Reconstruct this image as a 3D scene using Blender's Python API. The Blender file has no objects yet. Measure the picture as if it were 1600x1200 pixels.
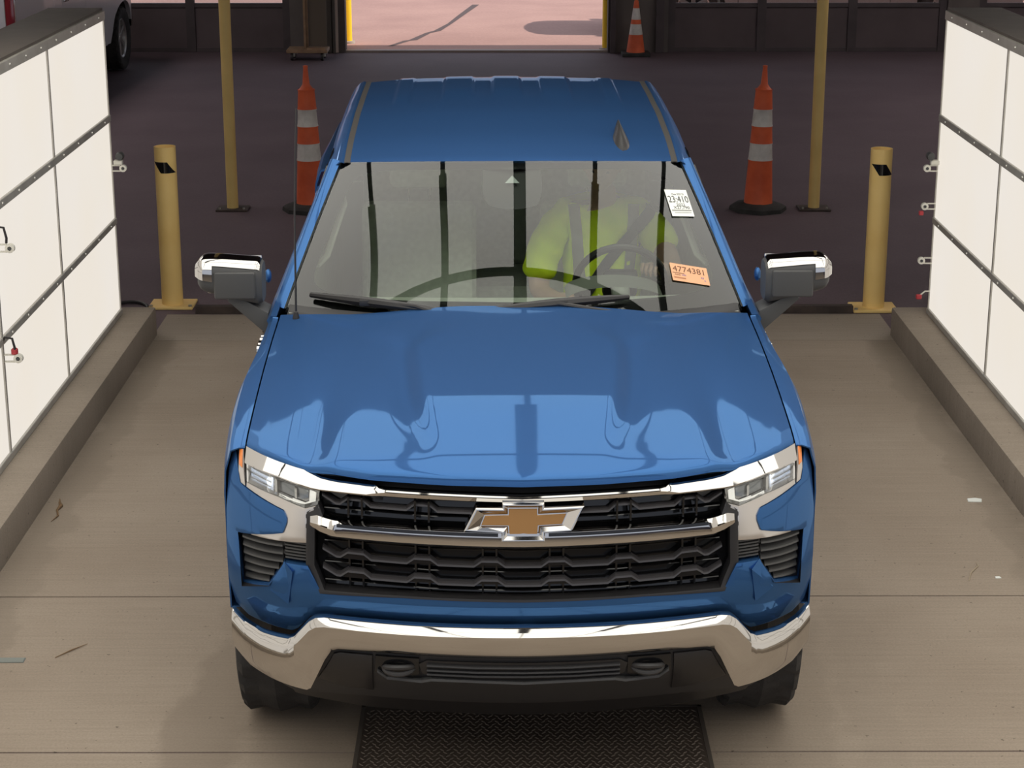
import bpy, bmesh, math, random
import numpy as np
from mathutils import Vector, Matrix
from mathutils.bvhtree import BVHTree

random.seed(7)
SC = bpy.context.scene
COL = SC.collection
R = math.radians

# ---------------------------------------------------------------- camera, world, sun, exposure
PITCH = math.atan(900 / 3000)
YAW = math.atan(11 * math.cos(PITCH) / 3000)
cam_d = bpy.data.cameras.new('camera')
cam = bpy.data.objects.new('camera', cam_d)
COL.objects.link(cam)
cam.location = (0, 0, 3.2)
cam.rotation_euler = (math.pi / 2 - PITCH, 0, -YAW)
cam_d.sensor_width = 36.0
cam_d.lens = 3000 / 1600 * 36
cam_d.clip_end = 300
SC.camera = cam

W = bpy.data.worlds.new('world')
SC.world = W
W.use_nodes = True
W.node_tree.nodes['Background'].inputs[0].default_value = (0.80, 0.86, 1.0, 1)
W.node_tree.nodes['Background'].inputs[1].default_value = 0.75

sun_d = bpy.data.lights.new('sun', 'SUN')
sun_d.energy = 4.2
sun_d.angle = R(0.6)
sun_d.color = (1.0, 0.90, 0.80)
sun = bpy.data.objects.new('sun', sun_d)
COL.objects.link(sun)
sun.rotation_euler = Vector((-0.82, 0.05, -0.57)).to_track_quat('-Z', 'Y').to_euler()
sun.location = (20, 30, 20)

SC.view_settings.view_transform = 'Standard'
SC.view_settings.look = 'None'
SC.view_settings.gamma = 1
SC.view_settings.use_curve_mapping = False
SC.view_settings.exposure = 0.0

PANEL_GLOW = 0.825      # side light panels
CANOPY_GLOW = 2.2      # overhead light panels

# ---------------------------------------------------------------- materials
MATS = {}
def mat(name, col, rough=0.5, metal=0.0, coat=0.0, emit=None, es=0.0, spec=0.5, **kw):
    if name in MATS: return MATS[name]
    m = bpy.data.materials.new(name); m.use_nodes = True
    b = m.node_tree.nodes['Principled BSDF']
    b.inputs['Base Color'].default_value = (*col, 1)
    b.inputs['Roughness'].default_value = rough
    b.inputs['Metallic'].default_value = metal
    b.inputs['Specular IOR Level'].default_value = spec
    b.inputs['Coat Weight'].default_value = coat
    b.inputs['Coat Roughness'].default_value = 0.02
    if emit:
        b.inputs['Emission Color'].default_value = (*emit, 1)
        b.inputs['Emission Strength'].default_value = es
    MATS[name] = m
    return m

def noisy(name, c1, c2, scale=6, rough=0.8, bump=0.15, detail=6, bscale=None, metal=0.0, lo=0.35, hi=0.65, fine=None, fine_amt=0.25):
    """colour blotches between c1 and c2 plus fine grain relief"""
    m = bpy.data.materials.new(name); m.use_nodes = True
    nt = m.node_tree; N = nt.nodes; L = nt.links
    b = N['Principled BSDF']
    tc = N.new('ShaderNodeTexCoord')
    n1 = N.new('ShaderNodeTexNoise'); n1.inputs['Scale'].default_value = scale; n1.inputs['Detail'].default_value = detail
    L.new(tc.outputs['Object'], n1.inputs['Vector'])
    cr = N.new('ShaderNodeValToRGB')
    cr.color_ramp.elements[0].position = lo; cr.color_ramp.elements[0].color = (*c1, 1)
    cr.color_ramp.elements[1].position = hi; cr.color_ramp.elements[1].color = (*c2, 1)
    L.new(n1.outputs['Fac'], cr.inputs['Fac'])
    out = cr.outputs['Color']
    n2 = N.new('ShaderNodeTexNoise'); n2.inputs['Scale'].default_value = bscale or scale * 12; n2.inputs['Detail'].default_value = 4
    L.new(tc.outputs['Object'], n2.inputs['Vector'])
    if fine:
        mx = N.new('ShaderNodeMix'); mx.data_type = 'RGBA'; mx.blend_type = 'OVERLAY'
        mx.inputs['Factor'].default_value = fine_amt
        L.new(out, mx.inputs[6]); L.new(n2.outputs['Fac'], mx.inputs[7]); out = mx.outputs[2]
    L.new(out, b.inputs['Base Color'])
    b.inputs['Roughness'].default_value = rough
    b.inputs['Metallic'].default_value = metal
    bp = N.new('ShaderNodeBump'); bp.inputs['Strength'].default_value = bump; bp.inputs['Distance'].default_value = 0.01
    L.new(n2.outputs['Fac'], bp.inputs['Height']); L.new(bp.outputs['Normal'], b.inputs['Normal'])
    MATS[name] = m
    return m

def glass_mat(name, tint, ior=1.5, gain=1.0):
    """thin glass: clear, tinted, with the mirror share of a real pane (two faces)"""
    m = bpy.data.materials.new(name); m.use_nodes = True
    nt = m.node_tree; N = nt.nodes; L = nt.links
    N.remove(N['Principled BSDF'])
    t = N.new('ShaderNodeBsdfTransparent'); t.inputs[0].default_value = (*tint, 1)
    g = N.new('ShaderNodeBsdfGlossy'); g.inputs['Roughness'].default_value = 0.0; g.inputs[0].default_value = (1, 1, 1, 1)
    fr = N.new('ShaderNodeFresnel'); fr.inputs[0].default_value = ior
    mu = N.new('ShaderNodeMath'); mu.operation = 'MULTIPLY'; mu.inputs[1].default_value = gain; mu.use_clamp = True
    L.new(fr.outputs[0], mu.inputs[0])
    mx = N.new('ShaderNodeMixShader')
    L.new(mu.outputs[0], mx.inputs[0]); L.new(t.outputs[0], mx.inputs[1]); L.new(g.outputs[0], mx.inputs[2])
    L.new(mx.outputs[0], N['Material Output'].inputs['Surface'])
    MATS[name] = m
    return m

def glow_mat(name, col, s):
    m = bpy.data.materials.new(name); m.use_nodes = True
    nt = m.node_tree; N = nt.nodes; L = nt.links
    b = N['Principled BSDF']
    b.inputs['Base Color'].default_value = (0.04, 0.04, 0.04, 1); b.inputs['Roughness'].default_value = 0.6
    tc = N.new('ShaderNodeTexCoord'); n = N.new('ShaderNodeTexNoise')
    n.inputs['Scale'].default_value = 1.3; n.inputs['Detail'].default_value = 2
    L.new(tc.outputs['Object'], n.inputs['Vector'])
    cr = N.new('ShaderNodeValToRGB')
    cr.color_ramp.elements[0].position = 0.3; cr.color_ramp.elements[0].color = (col[0], col[1] * .985, col[2] * .95, 1)
    cr.color_ramp.elements[1].position = 0.7; cr.color_ramp.elements[1].color = (*col, 1)
    L.new(n.outputs['Fac'], cr.inputs['Fac'])
    L.new(cr.outputs['Color'], b.inputs['Emission Color'])
    b.inputs['Emission Strength'].default_value = s
    MATS[name] = m
    return m

def car_paint(name, col, metal=0.35, rough=0.05, coat=0.16, flake=None):
    m = mat(name, col, rough, metal, coat, spec=0.12)
    nt = m.node_tree; N = nt.nodes; L = nt.links
    b = N['Principled BSDF']
    if name.startswith('blue'): b.inputs['Specular Tint'].default_value = (0.45, 0.72, 1.0, 1)
    tc = N.new('ShaderNodeTexCoord'); n = N.new('ShaderNodeTexNoise')
    n.inputs['Scale'].default_value = 900; n.inputs['Detail'].default_value = 1
    L.new(tc.outputs['Object'], n.inputs['Vector'])
    mx = N.new('ShaderNodeMix'); mx.data_type = 'RGBA'
    mx.inputs[6].default_value = (*[c * .9 for c in col], 1); mx.inputs[7].default_value = (*[min(1, c * 1.1) for c in col], 1)
    L.new(n.outputs['Fac'], mx.inputs[0]); L.new(mx.outputs[2], b.inputs['Base Color'])
    if flake:      # broad lobe of the metal flakes under the clear coat
        fb = N.new('ShaderNodeBsdfPrincipled'); fb.inputs['Base Color'].default_value = (*flake, 1)
        fb.inputs['Metallic'].default_value = 1.0; fb.inputs['Roughness'].default_value = 0.52
        ms = N.new('ShaderNodeMixShader'); ms.inputs[0].default_value = 0.5
        L.new(b.outputs[0], ms.inputs[1]); L.new(fb.outputs[0], ms.inputs[2])
        L.new(ms.outputs[0], N['Material Output'].inputs['Surface'])
    return m

PAINT = car_paint('blue_metallic_paint', (0.047, 0.142, 0.320), 0.62, 0.05, 0.16, flake=(0.047, 0.130, 0.360))
WHITE_PAINT = car_paint('white_paint', (0.62, 0.62, 0.66), 0.0, 0.3)
SILVER_PAINT = car_paint('silver_paint', (0.35, 0.36, 0.38), 0.5, 0.3)
CHROME = mat('chrome', (0.58, 0.565, 0.545), 0.05, 1.0)
SATIN = mat('satin_silver', (0.62, 0.59, 0.56), 0.28, 0.75)
BLACK = mat('black_plastic', (0.018, 0.017, 0.018), 0.42)
GLOSS = mat('gloss_black', (0.008, 0.008, 0.009), 0.12)
GREYPL = mat('grey_plastic', (0.060, 0.060, 0.060), 0.5)
DARKGREY = mat('dark_grey_plastic', (0.032, 0.031, 0.032), 0.55)
MOLD = mat('roof_molding_grey', (0.052, 0.048, 0.044), 0.5)
RUBBER = noisy('tire_rubber', (0.022, 0.021, 0.021), (0.040, 0.038, 0.037), 9, 0.85, 0.2)
GOLD = mat('gold_enamel', (0.36, 0.185, 0.06), 0.35, 0.35)
DRL = mat('running_light_white', (0.8, 0.78, 0.72), 0.3, emit=(1.0, 0.95, 0.86), es=0.55)
AMBER = mat('amber_lens', (0.85, 0.26, 0.06), 0.2, coat=0.6)
REDLENS = mat('red_lens', (0.22, 0.02, 0.03), 0.15, coat=0.6)
LAMPGREY = mat('lamp_reflector', (0.30, 0.31, 0.32), 0.22, 0.7)
LED = mat('led_projector', (0.6, 0.66, 0.8), 0.15, 0.3, emit=(0.72, 0.82, 1.0), es=1.9)
WIND = glass_mat('windshield_glass', (0.88, 0.96, 0.88), 1.52, 1.28)
FRONTGLASS = glass_mat('front_side_glass', (0.85, 0.90, 0.85), 1.52, 1.6)
TINT = glass_mat('tinted_glass', (0.35, 0.37, 0.35), 1.52, 1.5)
CLEAR = glass_mat('clear_lens', (0.93, 0.94, 0.94), 1.45, 0.9)
PANE = glass_mat('window_pane', (0.86, 0.86, 0.86), 1.5, 1.0)
INT = noisy('interior_charcoal', (0.34, 0.355, 0.32), (0.40, 0.415, 0.375), 30, 0.7, 0.1)
SEAT = noisy('seat_cloth', (0.62, 0.65, 0.59), (0.70, 0.73, 0.67), 40, 0.85, 0.2)
LINER = mat('headliner', (0.60, 0.60, 0.56), 0.9)
ALLOY = mat('alloy_silver', (0.55, 0.54, 0.53), 0.3, 0.8)
YELLOW = noisy('yellow_paint', (0.90, 0.60, 0.20), (0.98, 0.70, 0.27), 3, 0.45, 0.05, lo=.2, hi=.6)
YELLOWPOLE = noisy('faded_yellow_paint', (0.74, 0.53, 0.19), (0.84, 0.61, 0.23), 3, 0.5, 0.05)
YELLOWOUT = mat('bright_yellow_paint', (0.95, 0.62, 0.02), 0.45)
ORANGE = noisy('cone_orange', (0.62, 0.10, 0.035), (0.80, 0.15, 0.055), 5, 0.6, 0.05)
CONEWHITE = noisy('cone_white', (0.55, 0.53, 0.50), (0.75, 0.72, 0.69), 9, 0.55, 0.05)
STEELFRAME = noisy('grey_frame', (0.40, 0.38, 0.34), (0.48, 0.46, 0.42), 8, 0.45, 0.05, metal=0.3)
BOLT = mat('bolt_zinc', (0.55, 0.54, 0.50), 0.35, 0.7)
DARKBOX = noisy('dark_housing', (0.085, 0.070, 0.058), (0.11, 0.092, 0.078), 5, 0.6, 0.05)
PANEL = glow_mat('lit_diffuser', (1.0, 0.935, 0.85), PANEL_GLOW)
CANOPY = glow_mat('lit_overhead_diffuser', (1.0, 0.975, 0.91), CANOPY_GLOW)
HIVIS = noisy('hivis_yellow_cloth', (0.74, 0.94, 0.02), (0.82, 1.0, 0.03), 20, 0.8, 0.15)
REFLECT = mat('reflective_tape', (0.30, 0.30, 0.30), 0.5, 0.2)
SKIN = noisy('skin', (0.42, 0.25, 0.18), (0.50, 0.31, 0.23), 14, 0.55, 0.05)
HAIR = mat('hair', (0.10, 0.07, 0.05), 0.7)
TROUSER = mat('dark_trousers', (0.03, 0.035, 0.05), 0.85)
PAPER = mat('white_paper', (0.80, 0.82, 0.78), 0.7)
OPAPER = mat('orange_paper', (0.78, 0.42, 0.24), 0.7)
INK = mat('ink', (0.03, 0.03, 0.03), 0.7)
BRINK = mat('brown_ink', (0.15, 0.06, 0.03), 0.7)
BLINK = mat('violet_ink', (0.12, 0.10, 0.40), 0.7)
WOOD = noisy('tan_wood', (0.20, 0.12, 0.07), (0.30, 0.19, 0.11), 8, 0.6, 0.1)
DOORP = noisy('brown_door_panel', (0.085, 0.062, 0.066), (0.108, 0.080, 0.085), 2, 0.6, 0.05)
DOORS = noisy('dark_door_stile', (0.060, 0.046, 0.050), (0.080, 0.062, 0.066), 4, 0.6, 0.05)
WALLM = noisy('painted_block', (0.11, 0.092, 0.088), (0.15, 0.128, 0.118), 2, 0.8, 0.1)
CEIL = mat('ceiling_steel', (0.035, 0.033, 0.035), 0.8)
JAMBW = mat('white_jamb', (0.8, 0.66, 0.58), 0.6)
CLAMPW = mat('white_clamp_plastic', (0.70, 0.68, 0.60), 0.5)
REDP = mat('red_plastic', (0.45, 0.04, 0.05), 0.5)
HOSE = mat('black_hose', (0.02, 0.017, 0.018), 0.6)
RUSTY = noisy('rusty_angle', (0.035, 0.024, 0.020), (0.07, 0.048, 0.038), 9, 0.7, 0.1)
PLATE = noisy('worn_tread_steel', (0.062, 0.048, 0.040), (0.10, 0.078, 0.062), 2.2, 0.5, 0.05, metal=0.25, lo=.3, hi=.7)
TWIG = mat('dry_leaf', (0.20, 0.12, 0.06), 0.9)

def concrete(name, c1, c2, stain=None, stains=()):
    """lane concrete: broad tone, brushed streaks, specks, and stains with shapes of their own"""
    m = bpy.data.materials.new(name); m.use_nodes = True
    nt = m.node_tree; N = nt.nodes; L = nt.links
    b = N['Principled BSDF']; b.inputs['Roughness'].default_value = 0.82
    b.inputs['Specular IOR Level'].default_value = 0.3
    tc = N.new('ShaderNodeTexCoord')
    def noise(sc, det=5, vec=None, rough=.55):
        n = N.new('ShaderNodeTexNoise'); n.inputs['Scale'].default_value = sc; n.inputs['Detail'].default_value = det
        n.inputs['Roughness'].default_value = rough
        L.new(vec or tc.outputs['Object'], n.inputs['Vector']); return n.outputs['Fac']
    def ramp(fac, p0, col0, p1, col1):
        r = N.new('ShaderNodeValToRGB')
        r.color_ramp.elements[0].position = p0; r.color_ramp.elements[0].color = (*col0, 1)
        r.color_ramp.elements[1].position = p1; r.color_ramp.elements[1].color = (*col1, 1)
        L.new(fac, r.inputs['Fac']); return r.outputs['Color']
    def mix(a, bcol, fac, mode='MIX', k=1.0):
        x = N.new('ShaderNodeMix'); x.data_type = 'RGBA'; x.blend_type = mode
        if isinstance(fac, float): x.inputs['Factor'].default_value = fac
        else: L.new(fac, x.inputs['Factor'])
        L.new(a, x.inputs[6])
        if isinstance(bcol, tuple): x.inputs[7].default_value = (*bcol, 1)
        else: L.new(bcol, x.inputs[7])
        return x.outputs[2]
    base = ramp(noise(0.9, 6), .32, c1, .68, c2)
    mp = N.new('ShaderNodeMapping'); mp.inputs['Scale'].default_value = (1.2, 45, 1)
    L.new(tc.outputs['Object'], mp.inputs['Vector'])
    base = mix(base, noise(1.5, 3, mp.outputs['Vector']), .16, 'OVERLAY')
    grain = noise(110, 3)
    base = mix(base, grain, .22, 'OVERLAY')
    spk = ramp(noise(38, 2), .70, (0, 0, 0), .74, (1, 1, 1))
    base = mix(base, tuple(c * .55 for c in c1), spk)
    sep = N.new('ShaderNodeSeparateXYZ'); L.new(tc.outputs['Object'], sep.inputs[0])
    def M(op, a, bb=None, clamp=False):
        q = N.new('ShaderNodeMath'); q.operation = op; q.use_clamp = clamp
        for i, v in enumerate((a, bb)):
            if v is None: continue
            if isinstance(v, (int, float)): q.inputs[i].default_value = v
            else: L.new(v, q.inputs[i])
        return q.outputs[0]
    wob = M('MULTIPLY', M('SUBTRACT', noise(2.6, 6), .5), .38)
    for (x0, y0, x1, y1, w, k, col) in stains:      # streaks along a line, ragged edges
        ty = M('DIVIDE', M('SUBTRACT', sep.outputs[1], y0), y1 - y0, True)
        cx = M('ADD', M('MULTIPLY', ty, x1 - x0), x0)
        d = M('ABSOLUTE', M('ADD', M('SUBTRACT', sep.outputs[0], cx), wob))
        f = M('MULTIPLY', M('SUBTRACT', 1.0, M('DIVIDE', d, w), True), 3.0, True)
        lo, hi = min(y0, y1), max(y0, y1)
        f = M('MULTIPLY', f, M('MULTIPLY', M('SUBTRACT', sep.outputs[1], lo), 2.5, True))
        f = M('MULTIPLY', f, M('MULTIPLY', M('SUBTRACT', hi, sep.outputs[1]), 2.5, True))
        base = mix(base, col, M('MULTIPLY', f, k))
    L.new(base, b.inputs['Base Color'])
    bp = N.new('ShaderNodeBump'); bp.inputs['Strength'].default_value = .12; bp.inputs['Distance'].default_value = .004
    L.new(grain, bp.inputs['Height']); L.new(bp.outputs['Normal'], b.inputs['Normal'])
    MATS[name] = m
    return m

# ---------------------------------------------------------------- mesh helpers
def link(o, parent=None):
    COL.objects.link(o)
    if parent is not None: o.parent = parent
    return o

def tag(o, label=None, category=None, group=None, kind=None):
    if label: o['label'] = label
    if category: o['category'] = category
    if group: o['group'] = group
    if kind: o['kind'] = kind
    return o

def empty(name, loc=(0, 0, 0), rz=0.0):
    o = bpy.data.objects.new(name, None); link(o)
    o.location = loc; o.rotation_euler = (0, 0, rz); o.empty_display_size = .2
    return o

def mesh_obj(name, vf, material, parent=None, smooth=True, angle=35, loc=None, label=None):
    v, f = vf
    me = bpy.data.meshes.new(name)
    me.from_pydata([tuple(map(float, p)) for p in v], [], [list(map(int, q)) for q in f])
    me.validate(); me.update()
    me.materials.append(material)
    if smooth:
        me.shade_smooth(); me.set_sharp_from_angle(angle=R(angle))
    o = bpy.data.objects.new(name, me); link(o, parent)
    if loc is not None: o.location = loc
    if label: o['label'] = label
    return o

def join(*parts):
    V, Fc = [], []
    for v, f in parts:
        k = len(V); V += list(v); Fc += [[i + k for i in q] for q in f]
    return V, Fc

def shift(vf, d):
    return [(p[0] + d[0], p[1] + d[1], p[2] + d[2]) for p in vf[0]], vf[1]

def mirror(vf):
    return [(-p[0], p[1], p[2]) for p in vf[0]], [list(reversed(q)) for q in vf[1]]

def sided(vf, s):
    return vf if s > 0 else mirror(vf)

def box(x0, x1, y0, y1, z0, z1):
    v = [(x, y, z) for z in (z0, z1) for y in (y0, y1) for x in (x0, x1)]
    return v, [[0, 2, 3, 1], [4, 5, 7, 6], [0, 1, 5, 4], [2, 6, 7, 3], [0, 4, 6, 2], [1, 3, 7, 5]]

def bm_out(bm):
    bm.verts.index_update()
    v = [tuple(p.co) for p in bm.verts]; f = [[q.index for q in g.verts] for g in bm.faces]
    bm.free(); return v, f

def bm_in(vf):
    bm = bmesh.new(); vs = [bm.verts.new(p) for p in vf[0]]
    for q in vf[1]:
        try: bm.faces.new([vs[i] for i in q])
        except ValueError: pass
    bm.normal_update()
    return bm

def bevel(vf, w, seg=2, ang=30):
    bm = bm_in(vf)
    bmesh.ops.recalc_face_normals(bm, faces=bm.faces)
    es = [e for e in bm.edges if len(e.link_faces) == 2 and e.calc_face_angle(0) > R(ang)]
    bmesh.ops.bevel(bm, geom=es, offset=w, segments=seg, profile=.6, affect='EDGES', clamp_overlap=True)
    return bm_out(bm)

def rbox(x0, x1, y0, y1, z0, z1, w=.01, seg=2):
    return bevel(box(x0, x1, y0, y1, z0, z1), w, seg)

def grid(fn, nu, nv, flip=False):
    v = [fn(i / nu, j / nv) for j in range(nv + 1) for i in range(nu + 1)]
    f = []
    for j in range(nv):
        for i in range(nu):
            a = j * (nu + 1) + i
            q = [a, a + 1, a + nu + 2, a + nu + 1]
            f.append(q[::-1] if flip else q)
    return v, f

def solidify(vf, th):
    """give an open sheet a thickness along its normals (inwards)"""
    bm = bm_in(vf)
    bmesh.ops.solidify(bm, geom=bm.faces, thickness=th)
    return bm_out(bm)

def tube(path, r, n=10, cap=True, closed=False):
    P = [Vector(p) for p in path]; m = len(P)
    rad = r if isinstance(r, (list, tuple)) else [r] * m
    V, Fc = [], []
    up = None
    for i in range(m):
        a = P[(i - 1) % m] if (i > 0 or closed) else P[i]
        b = P[(i + 1) % m] if (i < m - 1 or closed) else P[i]
        t = (b - a).normalized()
        if up is None:
            up = Vector((0, 0, 1)) if abs(t.z) < .9 else Vector((1, 0, 0))
        up = (up - t * up.dot(t)).normalized()
        s = t.cross(up)
        for k in range(n):
            c = 2 * math.pi * k / n
            V.append(tuple(P[i] + (up * math.cos(c) + s * math.sin(c)) * rad[i]))
    for i in range(m if closed else m - 1):
        j = (i + 1) % m
        for k in range(n):
            l = (k + 1) % n
            Fc.append([i * n + k, i * n + l, j * n + l, j * n + k])
    if cap and not closed:
        Fc.append(list(range(n - 1, -1, -1))[::-1]); Fc.append(list(range((m - 1) * n, m * n))[::-1])
    bm = bm_in((V, Fc)); bmesh.ops.recalc_face_normals(bm, faces=bm.faces)
    return bm_out(bm)

def lathe(prof, n=32, axis='z', cap=False, rad_mod=None):
    V, Fc = [], []
    for i, (r, h) in enumerate(prof):
        for k in range(n):
            c = 2 * math.pi * k / n
            rr = r + (rad_mod(i, k) if rad_mod else 0)
            if axis == 'z': V.append((rr * math.cos(c), rr * math.sin(c), h))
            elif axis == 'x': V.append((h, rr * math.cos(c), rr * math.sin(c)))
            else: V.append((rr * math.cos(c), h, rr * math.sin(c)))
    for i in range(len(prof) - 1):
        for k in range(n):
            l = (k + 1) % n
            Fc.append([i * n + k, i * n + l, (i + 1) * n + l, (i + 1) * n + k])
    if cap:
        Fc.append(list(range(n))[::-1]); Fc.append([(len(prof) - 1) * n + k for k in range(n)])
    bm = bm_in((V, Fc)); bmesh.ops.recalc_face_normals(bm, faces=bm.faces)
    return bm_out(bm)

def ell(c, r, nu=20, nv=12):
    v = []
    for j in range(nv + 1):
        t = math.pi * j / nv
        for i in range(nu):
            p = 2 * math.pi * i / nu
            v.append((c[0] + r[0] * math.sin(t) * math.cos(p), c[1] + r[1] * math.sin(t) * math.sin(p), c[2] + r[2] * math.cos(t)))
    f = []
    for j in range(nv):
        for i in range(nu):
            a = j * nu + i; b = j * nu + (i + 1) % nu
            f.append([a, a + nu, b + nu, b])
    bm = bm_in((v, f)); bmesh.ops.remove_doubles(bm, verts=bm.verts, dist=1e-5)
    return bm_out(bm)

def xf(vf, M):
    return [tuple(M @ Vector(p)) for p in vf[0]], vf[1]

def skin_mesh(pts, edges, radii, levels=2):
    """grow a continuous tapered surface over a skeleton (Skin + Subdivision), returned as plain geometry"""
    me = bpy.data.meshes.new('skeleton'); me.from_pydata(pts, edges, [])
    o = bpy.data.objects.new('skeleton', me); COL.objects.link(o)
    o.modifiers.new('s', 'SKIN').use_smooth_shade = True
    for i, r in enumerate(radii):
        me.skin_vertices[0].data[i].radius = r if isinstance(r, tuple) else (r, r)
    me.skin_vertices[0].data[0].use_root = True
    ss = o.modifiers.new('d', 'SUBSURF'); ss.levels = levels; ss.render_levels = levels
    dg = bpy.context.evaluated_depsgraph_get()
    ev = o.evaluated_get(dg); em = ev.to_mesh()
    v = [tuple(p.co) for p in em.vertices]; f = [list(q.vertices) for q in em.polygons]
    ev.to_mesh_clear()
    bpy.data.objects.remove(o); bpy.data.meshes.remove(me)
    return v, f

def text_mesh(s, size, extrude=0.0004, align='CENTER', sx=1.0):
    c = bpy.data.curves.new('t', 'FONT'); c.body = s; c.size = size; c.align_x = align; c.align_y = 'CENTER'
    c.extrude = extrude; c.resolution_u = 3
    o = bpy.data.objects.new('t', c); COL.objects.link(o)
    dg = bpy.context.evaluated_depsgraph_get(); ev = o.evaluated_get(dg); em = ev.to_mesh()
    v = [(p.co.x * sx, p.co.y, p.co.z) for p in em.vertices]; f = [list(q.vertices) for q in em.polygons]
    ev.to_mesh_clear(); bpy.data.objects.remove(o); bpy.data.curves.remove(c)
    return v, f

def lerp(a, b, t): return a + (b - a) * t
def tab(x, T): return float(np.interp(x, [a for a, _ in T], [b for _, b in T]))
def sstep(a, b, x):
    t = min(1, max(0, (x - a) / (b - a))); return t * t * (3 - 2 * t)

# ================================================================ the setting
XL, XR = -2.40, 2.64           # faces of the two lit panel walls
YW = 26.45                     # inside face of the far wall

CONC = concrete('lane_concrete', (0.288, 0.232, 0.180), (0.345, 0.285, 0.226), stains=(
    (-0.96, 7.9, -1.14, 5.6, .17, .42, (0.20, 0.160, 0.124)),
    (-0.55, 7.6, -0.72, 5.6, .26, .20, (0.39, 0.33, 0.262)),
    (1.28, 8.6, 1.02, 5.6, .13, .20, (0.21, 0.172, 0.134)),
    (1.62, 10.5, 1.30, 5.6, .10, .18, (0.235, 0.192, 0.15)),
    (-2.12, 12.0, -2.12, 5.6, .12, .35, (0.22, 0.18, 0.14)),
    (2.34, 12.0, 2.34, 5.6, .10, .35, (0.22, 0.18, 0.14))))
CONC2 = concrete('lane_concrete_pale', (0.30, 0.25, 0.20), (0.36, 0.305, 0.248))
CURBM = concrete('curb_concrete', (0.27, 0.225, 0.178), (0.36, 0.30, 0.24))
ASPH = noisy('dark_asphalt', (0.104, 0.070, 0.082), (0.128, 0.089, 0.104), 0.8, 0.75, 0.2, bscale=60, fine=True)
PAVE = noisy('sunlit_pavement', (0.45, 0.27, 0.235), (0.53, 0.325, 0.28), 0.7, 0.9, 0.2, bscale=25, fine=True, fine_amt=.15)

floor = tag(mesh_obj('floor', box(-9.5, 10, -6, 26.6, -.12, -.004), ASPH, smooth=False), kind='structure',
            label='dark asphalt floor of the inspection hall')
for (a, b, m) in ((-6, 1.5, CONC), (1.5, 6.13, CONC), (6.14, 7.53, CONC), (7.54, 11.615, CONC), (11.625, 12.27, CONC2)):
    mesh_obj('floor_slab', box(-2.23, 2.47, a, b, -.05, 0.0), m, floor, smooth=False)

ground = tag(mesh_obj('ground', box(-60, 60, 26.6, 110, -.2, -.012), PAVE, smooth=False), kind='structure',
             label='sunlit pinkish pavement outside the open doorway')
# crack in the pavement
ck = [(-1.62, 27.25), (-1.42, 27.9), (-1.33, 28.0), (-1.15, 28.9), (-1.02, 29.2), (-.86, 30.2), (-.72, 31.4), (-.5, 33.2)]
V, Fc = [], []
for i, (x, y) in enumerate(ck):
    w = .035 + .03 * ((i * 37) % 5) / 5
    V += [(x - w, y, -.009), (x + w, y, -.009)]
    if i: Fc.append([2 * i - 2, 2 * i - 1, 2 * i + 1, 2 * i])
mesh_obj('pavement_crack', (V, Fc), mat('crack_tar', (.12, .085, .085), .9), ground, smooth=False)

tag(mesh_obj('ceiling', box(-9.7, 10.2, -6.2, 26.9, 5.4, 5.6), CEIL, smooth=False), kind='structure')
tag(mesh_obj('wall_left', box(-9.7, -9.5, -6, 26.9, -.12, 5.4), WALLM, smooth=False), kind='structure')
tag(mesh_obj('wall_right', box(10, 10.2, -6, 26.9, -.12, 5.4), WALLM, smooth=False), kind='structure')
# far wall: piers between the openings plus the band above them
segs = [(-9.5, -8.3), (-2.93, -2.18), (1.40, 2.22), (6.02, 6.45), (9.8, 10.0)]
wb = tag(mesh_obj('wall_back', join(*[box(a, b, YW, YW + .25, -.12, 3.6) for a, b in segs], box(-9.5, 10, YW, YW + .25, 3.6, 5.4)),
                  WALLM, smooth=False), kind='structure')
# door jamb details of the open doorway
tag(mesh_obj('trim_1', box(-2.33, -2.275, YW - .03, YW + 1.12, 0, 3.6), JAMBW, smooth=False), kind='structure')
tag(mesh_obj('trim_2', join(box(-2.62, -2.50, YW - .10, YW, 0, 3.6), box(-2.45, -2.36, YW - .06, YW, 0, 3.6), box(-2.34, -2.31, YW - .12, YW, 0, 3.6)),
             mat('steel_track', (.085, .072, .064), .5, .2), smooth=False), kind='structure')
tag(mesh_obj('trim_3', join(box(1.43, 1.50, YW - .10, YW, 0, 3.6), box(1.40, 1.425, YW - .03, YW + .02, 0, 3.6), box(2.05, 2.16, YW - .06, YW, 0, 3.6)),
             DOORS, smooth=False), kind='structure')
tag(mesh_obj('trim_4', box(-2.2, 1.42, 26.46, 26.58, -.01, .025), mat('threshold_steel', (.30, .24, .21), .5, .3), smooth=False), kind='structure')

def garage_door(x0, x1, n, label):
    d = empty('garage_door', ((x0 + x1) / 2, YW + .10, 0)); hw = (x1 - x0) / 2
    tag(d, label, 'door')
    d['kind'] = 'structure'
    step = 2 * hw / n
    rows = [(0.03, .60, False), (.66, 1.28, True), (1.32, 1.95, True), (1.99, 2.6, False), (2.64, 3.6, False)]
    for i in range(n):
        a, b = -hw + i * step + .05, -hw + (i + 1) * step - .05
        for (z0, z1, glazed) in rows:
            if glazed:
                mesh_obj('window_pane', box(a + .02, b - .02, -.005, .005, z0, z1), PANE, d, smooth=False)
            else:
                mesh_obj('door_panel', bevel(box(a, b, -.02, .03, z0, z1), .012, 1), DOORP, d)
    for i in range(n + 1):
        x = -hw + i * step
        mesh_obj('door_stile', box(x - .06, x + .06, -.05, .04, .0, 3.6), DOORS, d, smooth=False)
    for z in (0.0, .60, 1.28, 1.95, 2.6):
        mesh_obj('door_rail', box(-hw, hw, -.035, .035, z, z + .055), DOORS, d, smooth=False)
    return d

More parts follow.
